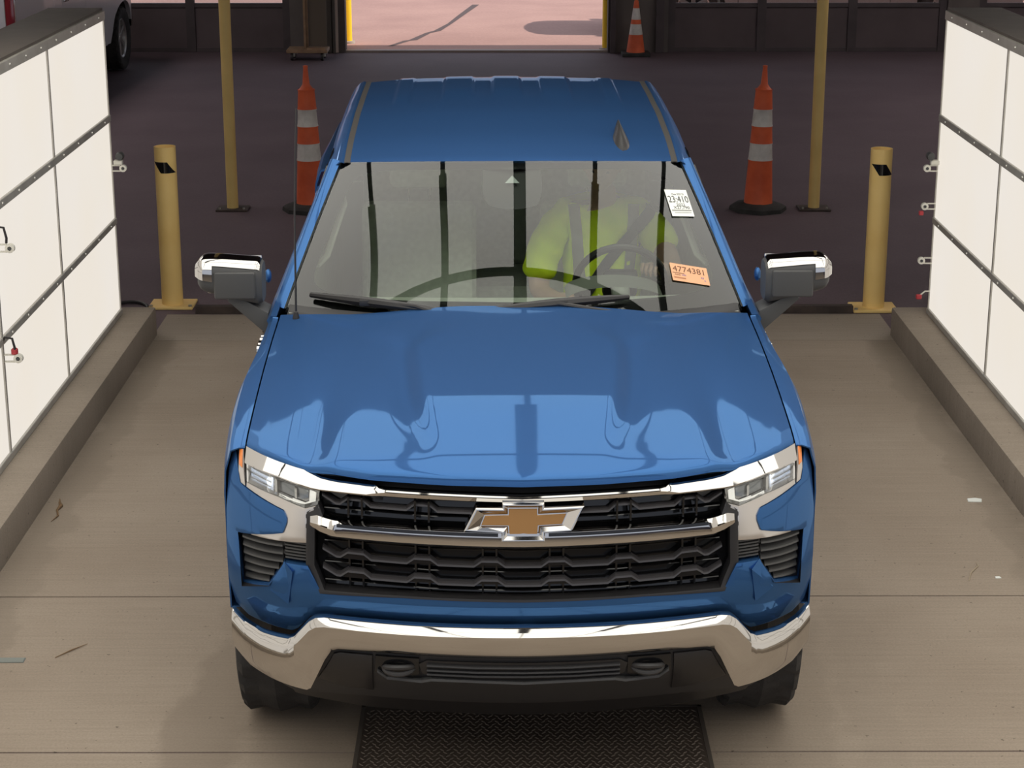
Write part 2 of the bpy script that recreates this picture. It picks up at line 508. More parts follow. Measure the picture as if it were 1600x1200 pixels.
garage_door(-8.25, -2.97, 4, 'brown sectional garage door with window row behind the white pickup')
garage_door(2.26, 5.98, 3, 'brown sectional garage door right of the open doorway behind the tall cone')
garage_door(6.5, 9.75, 3, 'brown sectional garage door at far right beyond the lit panel wall')

# kerbs carrying the light walls
def curb(x0, x1, y0, y1, lab, cx):
    v, f = bevel(box(x0, x1, y0, y1, -.05, .18), .018, 2)
    return tag(mesh_obj('curb', (v, f), CURBM), lab, 'curb', kind='structure')
curb(-2.78, -2.21, 1.0, 11.78, 'raised concrete curb under the left lit panel wall', 0)
curb(2.44, 3.02, 1.0, 11.76, 'raised concrete curb under the right lit panel wall', 0)

# rusty steel angle across the lane end
tag(mesh_obj('steel_angle', join(box(-2.05, 2.30, 12.30, 12.36, -.004, .045), box(-2.05, 2.30, 12.36, 12.46, -.004, .01)), RUSTY, smooth=False),
    'rusty steel angle lying across the lane end between the bollards', 'threshold')

# tread plate in the lane
tp = empty('tread_plate', (.095, 6.0, 0)); tag(tp, 'worn diamond tread steel cover plate in front of the blue truck', 'floor plate')
mesh_obj('plate', bevel(box(-.615, .615, -.46, .48, .0, .006), .002, 1), PLATE, tp)
V, Fc = [], []
for j in range(42):
    for i in range(50):
        x = -.60 + i * .0242 + (.0121 if j % 2 else 0); y = -.45 + j * .0218
        if x > .60 or y > .47: continue
        a = R(45 if (i + j) % 2 else -45); c, s = math.cos(a), math.sin(a)
        k = len(V)
        for (u, w, h) in ((-.0125, 0, 0.006), (0, -.0042, .006), (.0125, 0, .006), (0, .0042, .006), (-.006, 0, .0085), (.006, 0, .0085)):
            V.append((x + c * u - s * w, y + s * u + c * w, h))
        Fc += [[k, k + 1, k + 4], [k + 1, k + 5, k + 4], [k + 1, k + 2, k + 5], [k + 2, k + 3, k + 5], [k + 3, k + 4, k + 5], [k + 3, k, k + 4]]
lug = mesh_obj('tread_lugs', (V, Fc), mat('worn_lug_steel', (.17, .14, .115), .45, .3), tp, smooth=False); lug['kind'] = 'stuff'
mesh_obj('plate_rim', join(box(-.63, -.615, -.46, .495, 0, .006), box(.615, .63, -.46, .495, 0, .006), box(-.63, .63, .48, .495, 0, .006)), DARKBOX, tp, smooth=False)

# ---------------------------------------------------------------- lit panel walls
YB = [11.60, 10.12, 8.82, 7.5, 6.2, 4.9, 3.6]
ZB = [(.215, .755), (.785, 1.385), (1.42, 2.0)]
bolt_me = None
def panel_wall(xf_, s, label):
    """s: +1 faces +x (left wall), -1 faces -x"""
    global bolt_me
    w = empty('light_panel_wall', (xf_, 7.6, .18)); tag(w, label, 'light wall')
    oy, oz = 7.6, .18
    B = lambda a, b, y0, y1, z0, z1: box(min(a * s, b * s), max(a * s, b * s), y0 - oy, y1 - oy, z0 - oz, z1 - oz)
    mesh_obj('housing', join(B(-.30, -.012, 3.6, 11.60, .20, 2.02), B(-.32, -.0, 3.6, 11.605, 2.035, 2.06)), DARKBOX, w, smooth=False)
    for z0, z1, nm in ((.18, .215, 'bottom_rail'), (.752, .790, 'middle_rail'), (1.382, 1.424, 'middle_rail'), (1.99, 2.045, 'top_rail')):
        mesh_obj(nm, bevel(B(-.02, .014, 3.6, 11.60, z0, z1), .003, 1), STEELFRAME, w)
    for y in YB:
        y1 = min(y + .011, 11.60)
        mesh_obj('divider', B(-.02, .008, y - .011, y1, .20, 2.0), STEELFRAME, w, smooth=False)
    for i in range(len(YB) - 1):
        for z0, z1 in ZB:
            mesh_obj('lit_pane', B(-.012, .0, YB[i + 1] + .011, YB[i] - .011, z0, z1), PANEL, w, smooth=False)
    for zc in (.771, 1.403, 2.018):
        for i in range(len(YB) - 1):
            for k in range(4):
                y = YB[i] - (YB[i] - YB[i + 1]) * (k + .5) / 4
                if y < 6.5: continue
                if bolt_me is None:
                    o = mesh_obj('bolt', lathe([(.0001, .006), (.007, .005), (.009, 0)], 8, 'x'), BOLT, w); bolt_me = o.data
                else:
                    o = bpy.data.objects.new('bolt', bolt_me); link(o, w)
                o.location = (.014 * s, y - oy, zc - oz); o.rotation_euler = (0, 0, 0 if s > 0 else math.pi)
    return w
panel_wall(XL, 1, 'glowing white panel wall on the left curb beside the truck')
panel_wall(XR, -1, 'glowing white panel wall on the right curb beside the truck')

# overhead canopy of lit panes above the truck: the light of the lane
cx0, cx1 = -2.35, 2.5
CXB = [-2.35, -1.40, -.63, .12, .87, 1.62, 2.5]
CYB = [1.5, 3.2, 4.9, 7.65, 9.75]
can = empty('overhead_light_canopy', (0, 5.5, 3.55)); tag(can, 'overhead canopy of glowing white panes above the truck', 'ceiling light')
mesh_obj('canopy_housing', box(cx0, cx1, 1.5 - 5.5, 9.75 - 5.5, .03, .18), DARKBOX, can, smooth=False)
for x in CXB[1:-1]:
    hw = .058 if abs(x - .12) < .01 else (.036 if -2 < x < 2 else .008)
    mesh_obj('canopy_bar', box(x - hw, x + hw, 4.9 - 5.5, 8.95 - 5.5, -.03, .03), BLACK, can, smooth=False)
    for y0, y1, h2 in ((1.5, 4.9, .010), (8.95, 9.75, .022)):
        mesh_obj('canopy_bar', box(x - h2, x + h2, y0 - 5.5, y1 - 5.5, -.012, .03), BLACK, can, smooth=False)
for y in CYB:
    hw = .048 if abs(y - 7.65) < .01 else .012
    mesh_obj('canopy_crossbar', box(cx0, cx1, y - hw - 5.5, y + hw - 5.5, -.025, .03), BLACK, can, smooth=False)
# sloping shoulders down to the light walls
for s, x0, x1 in ((-1, -2.35, -2.72), (1, 2.5, 2.96)):
    for j in range(5):
        y0, y1 = lerp(1.5, 9.75, j / 5) + .012 - 5.5, lerp(1.5, 9.75, (j + 1) / 5) - .012 - 5.5
        v = [(x0, y0, .0), (x0, y1, .0), (x1, y1, -1.25), (x1, y0, -1.25)]
        v += [(p[0] + .03 * s, p[1], p[2] + .01) for p in v]
        bm = bm_in((v, [[0, 1, 2, 3], [7, 6, 5, 4], [0, 4, 5, 1], [1, 5, 6, 2], [2, 6, 7, 3], [3, 7, 4, 0]])); bmesh.ops.recalc_face_normals(bm, faces=bm.faces)
        mesh_obj('shoulder_pane', bm_out(bm), PANEL, can, smooth=False)
    mesh_obj('shoulder_rail', box(min(x1, x1 + .05 * s), max(x1, x1 + .05 * s), -4.0, 4.45, -1.29, -1.24), STEELFRAME, can, smooth=False)
for i in range(len(CXB) - 1):
    for j in range(len(CYB) - 1):
        mesh_obj('lit_pane', box(CXB[i], CXB[i + 1], CYB[j] - 5.5, CYB[j + 1] - 5.5, .0, .03), CANOPY, can, smooth=False)
for x in (-2.3, 2.5):
    for y in (1.7, 9.7):
        mesh_obj('hanger_rod', tube([(x, y - 5.5, .18), (x, y - 5.5, 1.85)], .012, 8), DARKBOX, can)

# unseen fill lamps added under the ceiling, both sides, to brighten the hall
FILL = glow_mat('fill_lamp_glow', (1.0, 0.93, 0.90), 6.5)
for i, (x, y) in enumerate(((-6.6, 14.5), (-6.6, 18.5), (-6.6, 22.5), (7.0, 14.5), (7.0, 18.5), (7.0, 22.5))):
    hl = empty('added_fill_lamp', (x, y, 5.0)); tag(hl, 'added unseen fill lamp over the hall, %s row, %s from the lane end' % ('left' if x < 0 else 'right', ('nearest', 'second', 'third')[i % 3]), 'ceiling light', 'added hall fill lamps')
    mesh_obj('fill_lamp_housing', box(-.62, .62, -1.52, 1.52, .02, .10), DARKBOX, hl, smooth=False)
    mesh_obj('fill_lamp_diffuser', box(-.6, .6, -1.5, 1.5, .0, .02), FILL, hl, smooth=False)
    for yy in (-1.2, 1.2): mesh_obj('hanger_rod', tube([(0, yy, .10), (0, yy, .40)], .012, 8), DARKBOX, hl)

# clamps standing off the light walls
def clamp(x, y, z, s, label, cam_top=False, red=False, cable=False):
    c = empty('clamp_bracket', (x, y, z)); tag(c, label, 'bracket', 'clamps on the light walls')
    V = []
    n = 10
    # slotted arm: two bars and an eye at the end
    for dz in (-.017, .017):
        mesh_obj('arm_bar', box(0 if s > 0 else -.05, .05 if s > 0 else 0, -.008, .008, dz - .003, dz + .003), CLAMPW, c, smooth=False)
    e = mesh_obj('eye', lathe([(.022, -.012), (.022, .012), (.010, .014), (.010, -.014), (.022, -.012)], 18, 'y'), CLAMPW, c)
    e.location = (.066 * s, 0, 0)
    q = mesh_obj('hub', lathe([(.0001, -.016), (.008, -.016), (.008, .014)], 12, 'y'), GREYPL, c); q.location = (.066 * s, 0, 0)
    if cam_top:
        mesh_obj('body', bevel(box(.03 * s - .018, .03 * s + .035, -.02, .02, .022, .05), .004, 1), CLAMPW, c)
        b = mesh_obj('camera_head', lathe([(.0001, -.035), (.022, -.032), (.026, 0), (.022, .03), (.0001, .034)], 14, 'y'), GREYPL, c); b.location = (.05 * s, 0, .075)
    if red:
        mesh_obj('red_tab', bevel(box(.085 * s - .014, .085 * s + .014, -.012, .012, -.055, -.028), .004, 1), REDP, c)
    if cable:
        mesh_obj('cable', tube([(-.02 * s, 0, .06), (.01 * s, -.01, .105), (.045 * s, -.01, .10), (.055 * s, -.01, .05), (.05 * s, 0, .025)], .006, 8), HOSE, c)
    return c
clamp(XL + .008, 11.58, 1.10, 1, 'small grey camera on a bracket at the far edge of left light wall', cam_top=True)
clamp(XR - .008, 11.56, 1.10, -1, 'small grey camera on a bracket, uppermost on right light wall edge', cam_top=True)
clamp(XR - .008, 11.56, .865, -1, 'white slotted clamp with red tab, middle of right light wall edge', red=True)
clamp(XR - .008, 11.56, .525, -1, 'plain white slotted clamp, lowest white one on right light wall edge')
clamp(XL + .010, 8.82, 1.222, 1, 'white slotted clamp with cable loop, upper one on left light wall', cable=True)
c_ = clamp(XL + .010, 8.82, .685, 1, 'white slotted clamp with red tipped cable, lower one on left light wall', cable=True)
mesh_obj('red_tip', bevel(box(.035, .065, -.014, .014, .018, .05), .006, 1), REDP, c_)
rt = empty('clamp_bracket', (XR - .008, 11.56, .30)); tag(rt, 'small red clip near the foot of right light wall edge', 'bracket', 'clamps on the light walls')
mesh_obj('red_tab', bevel(box(-.085, -.05, -.012, .012, -.02, .01), .005, 1), REDP, rt)
mesh_obj('arm', tube([(0, 0, .03), (-.03, 0, .03), (-.06, 0, .005)], .005, 8), CLAMPW, rt)

# ---------------------------------------------------------------- bollards, poles, cones
def bollard(x, y, r, h, label):
    b = empty('bollard', (x, y, 0)); tag(b, label, 'bollard', 'yellow bollards at the lane end')
    mesh_obj('post', lathe([(r, 0), (r, h), (r - .008, h), (r - .008, h - .12), (.0001, h - .12)], 36), YELLOW, b)
    mesh_obj('base_plate', bevel(box(-.15, .15, -.12, .12, -.004, .014), .004, 1), YELLOW, b)
    # black slanted tape patch wrapped on the front
    V, Fc = [], []
    for j in range(7):
        w = j / 6
        for i in range(9):
            q = lerp(lerp(-.93, -.30, w), lerp(.30, .95, w), i / 8); rr = r + .0015
            V.append((rr * q, -rr * math.sqrt(1 - q * q), h - lerp(.095, .168, w)))
            if i and j: Fc.append([9 * j + i - 1, 9 * j + i, 9 * j + i - 9, 9 * j + i - 10])
    mesh_obj('black_tape', (V, Fc), GLOSS, b)
    for sx in (-1, 1):
        q = mesh_obj('anchor_bolt', lathe([(.012, .012), (.012, .024), (.0001, .026)], 8), BOLT, b); q.location = (.13 * sx, -.09, 0)
bollard(-2.235, 12.52, .071, 1.075, 'thick yellow bollard with black slash by left light wall')
bollard(2.455, 12.42, .071, 1.075, 'thick yellow bollard with black slash by right light wall')

def pole(x, y, label, lean):
    p = empty('support_pole', (x, y, 0)); tag(p, label, 'pole', 'thin yellow floor to ceiling poles')
    mesh_obj('pole_shaft', tube([(0, 0, 0), (0, 0, 5.4)], .047, 24), YELLOWPOLE, p)
    mesh_obj('base_flange', bevel(box(-.13, .13, -.11, .11, -.004, .012), .004, 1), RUSTY, p)
    for sx in (-1, 1):
        q = mesh_obj('flange_bolt', lathe([(.010, .01), (.010, .025), (.0001, .027)], 8), BOLT, p); q.location = (.1 * sx, -.07, 0)
pole(-2.27, 15.75, 'thin yellow support pole left of the truck', 0)
pole(2.57, 15.75, 'thin yellow support pole right of the truck', 0)

def channelizer(x, y, label, tilt):
    c = empty('channelizer_cone', (x, y, 0)); tag(c, label, 'traffic cone', 'tall banded channelizer cones')
    c.rotation_euler = (0, tilt, 0)
    mesh_obj('rubber_base', lathe([(.0001, .06), (.12, .062), (.20, .05), (.235, .03), (.24, -.004), (.0001, -.004)], 8), RUBBER, c)
    rz = lambda z: lerp(.118, .068, (z - .05) / .95)
    bands = [(.05, .42, ORANGE), (.42, .56, CONEWHITE), (.56, .70, ORANGE), (.70, .84, CONEWHITE), (.84, 1.0, ORANGE)]
    for a, b, m in bands:
        mesh_obj('body_band', lathe([(rz(a) + .004, a), (rz(a), a + .015), (rz(b), b - .015), (rz(b) + .004, b)], 28), m, c)
    mesh_obj('handle', lathe([(rz(1.0), .995), (.052, 1.01), (.030, 1.04), (.024, 1.10), (.018, 1.17), (.020, 1.19), (.0001, 1.195)], 20), ORANGE, c)
channelizer(-1.615, 15.72, 'tall orange and white banded cone left of the truck cab', R(-.6))
channelizer(2.10, 15.72, 'tall orange and white banded cone right of the truck cab', R(.9))

tc_ = empty('traffic_cone', (1.76, 26.12, 0)); tag(tc_, 'faded orange traffic cone against the far wall by the doorway', 'traffic cone')
mesh_obj('rubber_base', bevel(box(-.19, .19, -.19, .19, -.004, .045), .012, 2), RUBBER, tc_)
rc = lambda z: lerp(.125, .03, (z - .04) / .68)
for a, b, m in [(.04, .28, ORANGE), (.28, .42, CONEWHITE), (.42, .48, ORANGE), (.48, .63, CONEWHITE), (.63, .72, ORANGE)]:
    mesh_obj('body_band', lathe([(rc(a), a), (rc(b), b)], 24), m, tc_)
mesh_obj('cone_tip', lathe([(rc(.72), .72), (.02, .74), (.018, .80), (.0001, .80)], 16), ORANGE, tc_)

def door_post(x, m, label):
    p = empty('door_post', (x, 27.62 if x < 0 else 26.78, 0)); tag(p, label, 'bollard', 'yellow guard posts at the doorway')
    mesh_obj('post', lathe([(.06, -.012), (.06, 1.15), (.045, 1.19), (.0001, 1.2)], 24), m, p)
    mesh_obj('footing', lathe([(.10, -.012), (.10, .02), (.06, .025)], 24), mat('footing_concrete', (.4, .36, .32), .9), p)
door_post(-2.24, YELLOWOUT, 'bright yellow guard post at left side of the open doorway')
door_post(1.40, YELLOWOUT, 'yellow guard post at right side of the open doorway')

# wheeled stand by the doorway
st = empty('rolling_stand', (-2.62, 25.75, 0)); tag(st, 'tan wooden rolling stand on casters left of the doorway', 'stand')
mesh_obj('base_board', bevel(box(-.27, .27, -.22, .18, .10, .145), .006, 1), WOOD, st)
mesh_obj('base_edge', box(-.0, .24, -.2, -.16, .145, .17), WOOD, st, smooth=False)
mesh_obj('upright', join(box(-.05, -.02, -.05, .0, .145, 2.3), box(-.02, .01, -.02, .0, .145, 2.3)), WOOD, st, smooth=False)
mesh_obj('back_panel', box(.02, .25, .0, .02, .17, 2.2), mat('tan_board', (.11, .085, .065), .7), st, smooth=False)
for sx in (-1, 1):
    for sy in (-.16, .13):
        q = mesh_obj('caster', lathe([(.0001, -.018), (.05, -.018), (.053, 0), (.05, .018), (.0001, .018)], 16, 'x'), HOSE, st); q.location = (.2 * sx, sy, .049)
        q2 = mesh_obj('caster_fork', box(-.012, .012, -.02, .02, .05, .10), STEELFRAME, st, smooth=False); q2.location = (.2 * sx + .03, sy, 0)

# hose ring on the left curb end, litter
hr = mesh_obj('hose_ring', tube([(.14 * math.cos(R(a)), .22 * math.sin(R(a)), .0) for a in range(0, 360, 12)], .012, 8, closed=True), HOSE, loc=(-2.52, 12.35, .010))
tag(hr, 'black hose ring lying on the floor behind the left curb', 'hose')
def litter(name, x, y, pts, m, label, th=.002, cat='litter'):
    v, f = [], []
    n = len(pts)
    v = [(a, b, .001) for a, b in pts] + [(a * .95, b * .95, .001 + th) for a, b in pts]
    f = [list(range(n))[::-1], list(range(n, 2 * n))] + [[i, (i + 1) % n, n + (i + 1) % n, n + i] for i in range(n)]
    o = mesh_obj(name, (v, f), m, smooth=False, loc=(x, y, 0)); tag(o, label, cat)
litter('paper_scrap', 2.26, 8.70, [(-.035, -.02), (.03, -.025), (.04, .015), (.01, .03), (-.03, .02)], PAPER, 'white paper scrap on the floor near the right curb', .004)
litter('paper_scrap', 2.135, 7.73, [(-.012, -.01), (.014, -.008), (.01, .012), (-.01, .01)], PAPER, 'tiny white paper scrap on the concrete at far right', .003)
litter('metal_tag', -1.96, 6.90, [(-.10, -.022), (.075, -.02), (.075, .022), (-.10, .022)], mat('dull_tag', (.22, .24, .22), .5, .2), 'flat grey metal strip lying on the floor at left edge', .003)
tw = mesh_obj('dry_twig', tube([(-.01, .10, .008), (.0, .05, .006), (.015, .01, .006), (.01, -.05, .006), (.03, -.12, .005), (.015, -.2, .005)], [.002, .006, .01, .006, .004, .001], 6), TWIG, loc=(-2.14, 8.62, 0))
tag(tw, 'dry brown leaf stalk on the floor beside the left curb', 'twig')
tw = mesh_obj('dry_twig', tube([(-.05, -.07, .004), (.0, .0, .005), (.05, .06, .004)], [.0015, .003, .001], 6), TWIG, loc=(-1.72, 6.99, 0))
tag(tw, 'thin dark twig on the floor near the left edge', 'twig')
tw = mesh_obj('dry_twig', tube([(-.05, -.09, .004), (-.02, .0, .005), (.03, .08, .004), (.03, .12, .004)], [.0015, .0025, .002, .001], 6), mat('pale_straw', (.42, .34, .24), .9), loc=(2.05, 7.78, 0))
tag(tw, 'pale straw on the concrete at far right', 'twig')

# ================================================================ the blue pickup (local: x to picture right, y back, z up)
TX, TY, TH = 0.057, 5.60, 0.0131
truck = empty('pickup_truck', (TX, TY, 0), TH)
tag(truck, 'metallic blue crew cab pickup truck in the middle of the lane', 'pickup truck')

#GEO-BEGIN
def rec(x):
    a = abs(x); return .22 * a * a + (2.2 * (a - .72) ** 2 if a > .72 else 0)
PZ = [(.2, .30), (.40, .12), (.5, .03), (.56, 0), (.70, 0), (.74, .05), (.80, .07), (1.0, .09), (1.10, .12), (1.16, .17), (1.3, .4)]
def prof(z):
    return sum(tab(z + d, PZ) for d in (-.02, -.01, 0, .01, .02)) / 5
def F(x, z): return rec(x) + prof(z)

# --- hood
HX = .912
YFE = [(0, .144), (.238, .159), (.489, .202), (.641, .245), (.77, .314), (.85, .385), (.912, .465)]
ZLIP = [(0, 1.129), (.238, 1.131), (.489, 1.135), (.641, 1.143), (.77, 1.158), (.912, 1.170)]
GC = [(0, 0), (.002, .028), (.008, .041), (.03, .050), (.08, .060), (.2, .082), (.4, .115), (.7, .152), (1.0, .182), (1.4, .213), (1.7, .236)]
GE = [(0, 0), (.02, .012), (.1, .030), (.3, .062), (.6, .100), (.9, .125), (1.22, .142), (1.5, .157)]
def smooth_tab(x, T, w):
    return sum(tab(max(0, x + w * d), T) for d in (-1, -.6, -.3, 0, .3, .6, 1)) / 7
def yfe(x): return smooth_tab(abs(x), YFE, .05) if abs(x) < .86 else tab(abs(x), YFE)
def yre(x): return 1.535 + .135 * (abs(x) / HX) ** 2.4
def hoodz(x, y):
    a = abs(x); u = a / HX
    s = y - yfe(x)
    w = .004 + .10 * min(1, s / .3)
    gc = smooth_tab(s, GC, w); ge = smooth_tab(s, GE, w)
    z = tab(a, ZLIP) + gc + (ge - gc) * u ** 2.4
    # raised centre dome with a steep flank, fading in at the front and ending in a notch at the rear
    xc = tab(y, [(.38, .300), (.5, .325), (.7, .355), (.95, .376), (1.25, .392), (1.5, .40)])
    fw = .040 + .20 * sstep(1.12, 1.40, y)
    flank = sstep(fw, -fw, a - xc)
    z += .025 * flank * sstep(.22, .66, y)
    z -= .009 * math.exp(-((a - xc - .035) / .045) ** 2) * sstep(.36, .72, y) * (1 - sstep(.80, 1.26, y))
    # wing crease near the fender
    xw = tab(y, [(.2, .640), (.7, .625), (1.1, .64)])
    wf = .05 + .16 * sstep(.45, 1.1, y)
    z += .012 * sstep(wf, -wf, a - xw) * sstep(.16, .30, y) - .006
    z -= .008 * math.exp(-((a - xw - .05) / .05) ** 2) * sstep(.2, .35, y) * (1 - sstep(.45, 1.3, y))
    return z
def hood_edge_z(y):
    return hoodz(HX, max(y, .465))

# --- windshield and roof
def header(u):   return (.722 * u, 2.325 + .205 * u * u, 1.792 - .040 * u * u)
def ws_base(u):  return (.905 * u, 1.500 + .270 * abs(u) ** 2.2, 1.312 - .012 * u * u)
def ws(u, v):
    a = ws_base(u); b = header(u)
    p = [lerp(a[i], b[i], v) for i in range(3)]
    k = .030 * math.sin(math.pi * v) * (1 - .5 * u * u)
    p[1] -= k * .62; p[2] += k * .78
    return tuple(p)
RIB = [(.0, .062, 1), (.085, .135, -1), (.17, .30, 1), (.345, .40, -1), (.47, .53, 1), (.575, .615, -1)]
def roof_pt(x, t):
    u = x / .722
    y0 = header(u)[1]; y1 = 4.27 - .05 * u * u
    y = lerp(y0, y1, t); s = y - y0
    z = header(u)[2] + smooth_tab(s, [(0, 0), (.05, .014), (.3, .052), (.8, .090), (1.3, .106), (1.75, .108), (1.9, .098), (2.0, .080)], min(.1, s + .001))
    a = abs(x)
    rib = 0
    for r0, r1, sg in RIB:
        if sg > 0: rib += sstep(r0 - .018, r0 + .004, a) * (1 - sstep(r1 - .004, r1 + .018, a)) if r0 > 0 else 1 - sstep(r1 - .004, r1 + .018, a)
    z += .012 * (rib - .35) * sstep(3.45, 3.75, y + .25 * a) * (1 - .6 * sstep(4.15, 4.26, y))
    return (x, y, z)
#GEO-END

PF = [(.58, .135), (.64, .105), (.70, .085), (.755, .068), (.80, .068), (.9, .078), (1.0, .09), (1.10, .12), (1.16, .17), (1.3, .4)]
def FF(x, z): return rec(x) + sum(tab(z + d, PF) for d in (-.02, -.01, 0, .01, .02)) / 5
def P(name, vf, m, parent=truck, **k): return mesh_obj(name, vf, m, parent, **k)

def plate(poly, off, th, cuts=.035, bev=.0, surf=F, half=False):
    """a panel cut to an (x,z) outline, bent over the front surface, with thickness"""
    if sum(poly[i][0] * poly[(i + 1) % len(poly)][1] - poly[(i + 1) % len(poly)][0] * poly[i][1] for i in range(len(poly))) < 0:
        poly = poly[::-1]
    bm = bmesh.new()
    bm.faces.new([bm.verts.new((x, 0, z)) for x, z in poly])
    xs = [p[0] for p in poly]; zs = [p[1] for p in poly]
    for ax, lo, hi in ((0, min(xs), max(xs)), (2, min(zs), max(zs))):
        k = math.ceil(lo / cuts)
        while k * cuts < hi:
            co = [0, 0, 0]; no = [0, 0, 0]; co[ax] = k * cuts + .00013; no[ax] = 1
            bmesh.ops.bisect_plane(bm, geom=bm.verts[:] + bm.edges[:] + bm.faces[:], plane_co=co, plane_no=no, dist=1e-5)
            k += 1
    bmesh.ops.triangulate(bm, faces=[f for f in bm.faces if len(f.verts) > 4])
    v, f = bm_out(bm)
    fr = [(x, surf(x, z) + off, z) for x, _, z in v]
    bk = [(x, surf(x, z) + off + th, z) for x, _, z in v]
    n = len(v)
    cnt = {}
    for q in f:
        for i in range(len(q)):
            a, b = q[i], q[(i + 1) % len(q)]
            cnt.setdefault((min(a, b), max(a, b)), []).append((a, b))
    faces = [list(q) for q in f] + [[i + n for i in reversed(q)] for q in f]
    for e, l in cnt.items():
        if len(l) == 1:
            a, b = l[0]; faces.append([b, a, a + n, b + n])
    bm = bm_in((fr + bk, faces)); bmesh.ops.recalc_face_normals(bm, faces=bm.faces)
    if bev:
        nf = len(f)
        bm.edges.ensure_lookup_table(); bm.verts.index_update()
        es = []
        for e in bm.edges:
            i, j = e.verts[0].index, e.verts[1].index
            if i < n and j < n and (min(i, j), max(i, j)) in cnt and len(cnt[(min(i, j), max(i, j))]) == 1: es.append(e)
        bmesh.ops.bevel(bm, geom=es, offset=bev, segments=2, profile=.5, affect='EDGES', clamp_overlap=True)
    return bm_out(bm)

def sym(half):
    """mirror a half outline listed from the centre line out and back to the centre line"""
    return half + [(-x, z) for x, z in reversed(half) if x > 1e-6]

# ---------------- big sheet metal
hood = P('hood', solidify(grid(lambda a, b: (lambda x: (lambda y: (x, y, hoodz(x, y)))(lerp(yfe(x), yre(x), b ** 1.6)))(lerp(-HX, HX, a)), 150, 90), .006), PAINT, angle=60)
P('roof', solidify(grid(lambda a, b: roof_pt(lerp(-.690, .690, a), b), 170, 80), .006), PAINT, angle=60)
roof_o = [o for o in truck.children if o.name.startswith('roof')][0]

XO = [(.33, .955), (.42, .980), (.5, .990), (.65, .998), (.8, 1.004), (.97, 1.003), (1.10, .990), (1.25, .970), (1.5, .957), (1.8, .958), (3.9, .965), (4.3, .982), (4.72, 1.003), (5.85, .985)]
AX1, AX2, WR, AR = .965, 4.71, .405, .475
def side_strip(y0, y1, zs, xs0, n, flare=True):
    """one body side panel between two stations; zs(y) shoulder height, xs0 shoulder x"""
    rows = []
    for i in range(n + 1):
        y = lerp(y0, y1, i / n); xo = smooth_tab(y, XO, .06); z0 = zs(y)
        up = [(xs0, z0), (xs0 + .018, z0 + .002), (lerp(xs0 + .018, xo, .55), z0 - .008), (xo - .016, z0 - .030), (xo - .002, z0 - .075), (xo + .003, z0 - .16)]
        zb = .40
        fl = 0
        for ax in (AX1, AX2):
            d = abs(y - ax)
            if d < AR: zb = max(zb, WR + math.sqrt(AR * AR - d * d))
            fl = max(fl, math.exp(-max(0, d - .25) ** 2 / .06))
        if y < AX1 - AR + .02: zb = .60
        zb = min(zb, z0 - .2)
        lo = []
        for k in range(1, 8):
            t = k / 7; z = lerp(z0 - .16, zb, t)
            x = tab(z, [(.3, xo - .05), (.45, xo - .028), (.6, xo - .006), (.8, xo), (1.2, xo + .003)]) + .014 * fl * t
            lo.append((x, z))
        lo.append((lo[-1][0] - .05, lo[-1][1] + .004))
        rows.append([(x, y, z) for x, z in up + lo])
    m = len(rows[0])
    return grid(lambda a, b: rows[round(a * n)][round(b * (m - 1))], n, m - 1)
belt = lambda y: tab(y, [(1.62, 1.300), (1.9, 1.315), (4, 1.325)])
bedz = lambda y: tab(y, [(3.95, 1.40), (5.85, 1.41)])
fz = lambda y: hood_edge_z(y) - .003 if y < 1.6 else 1.305
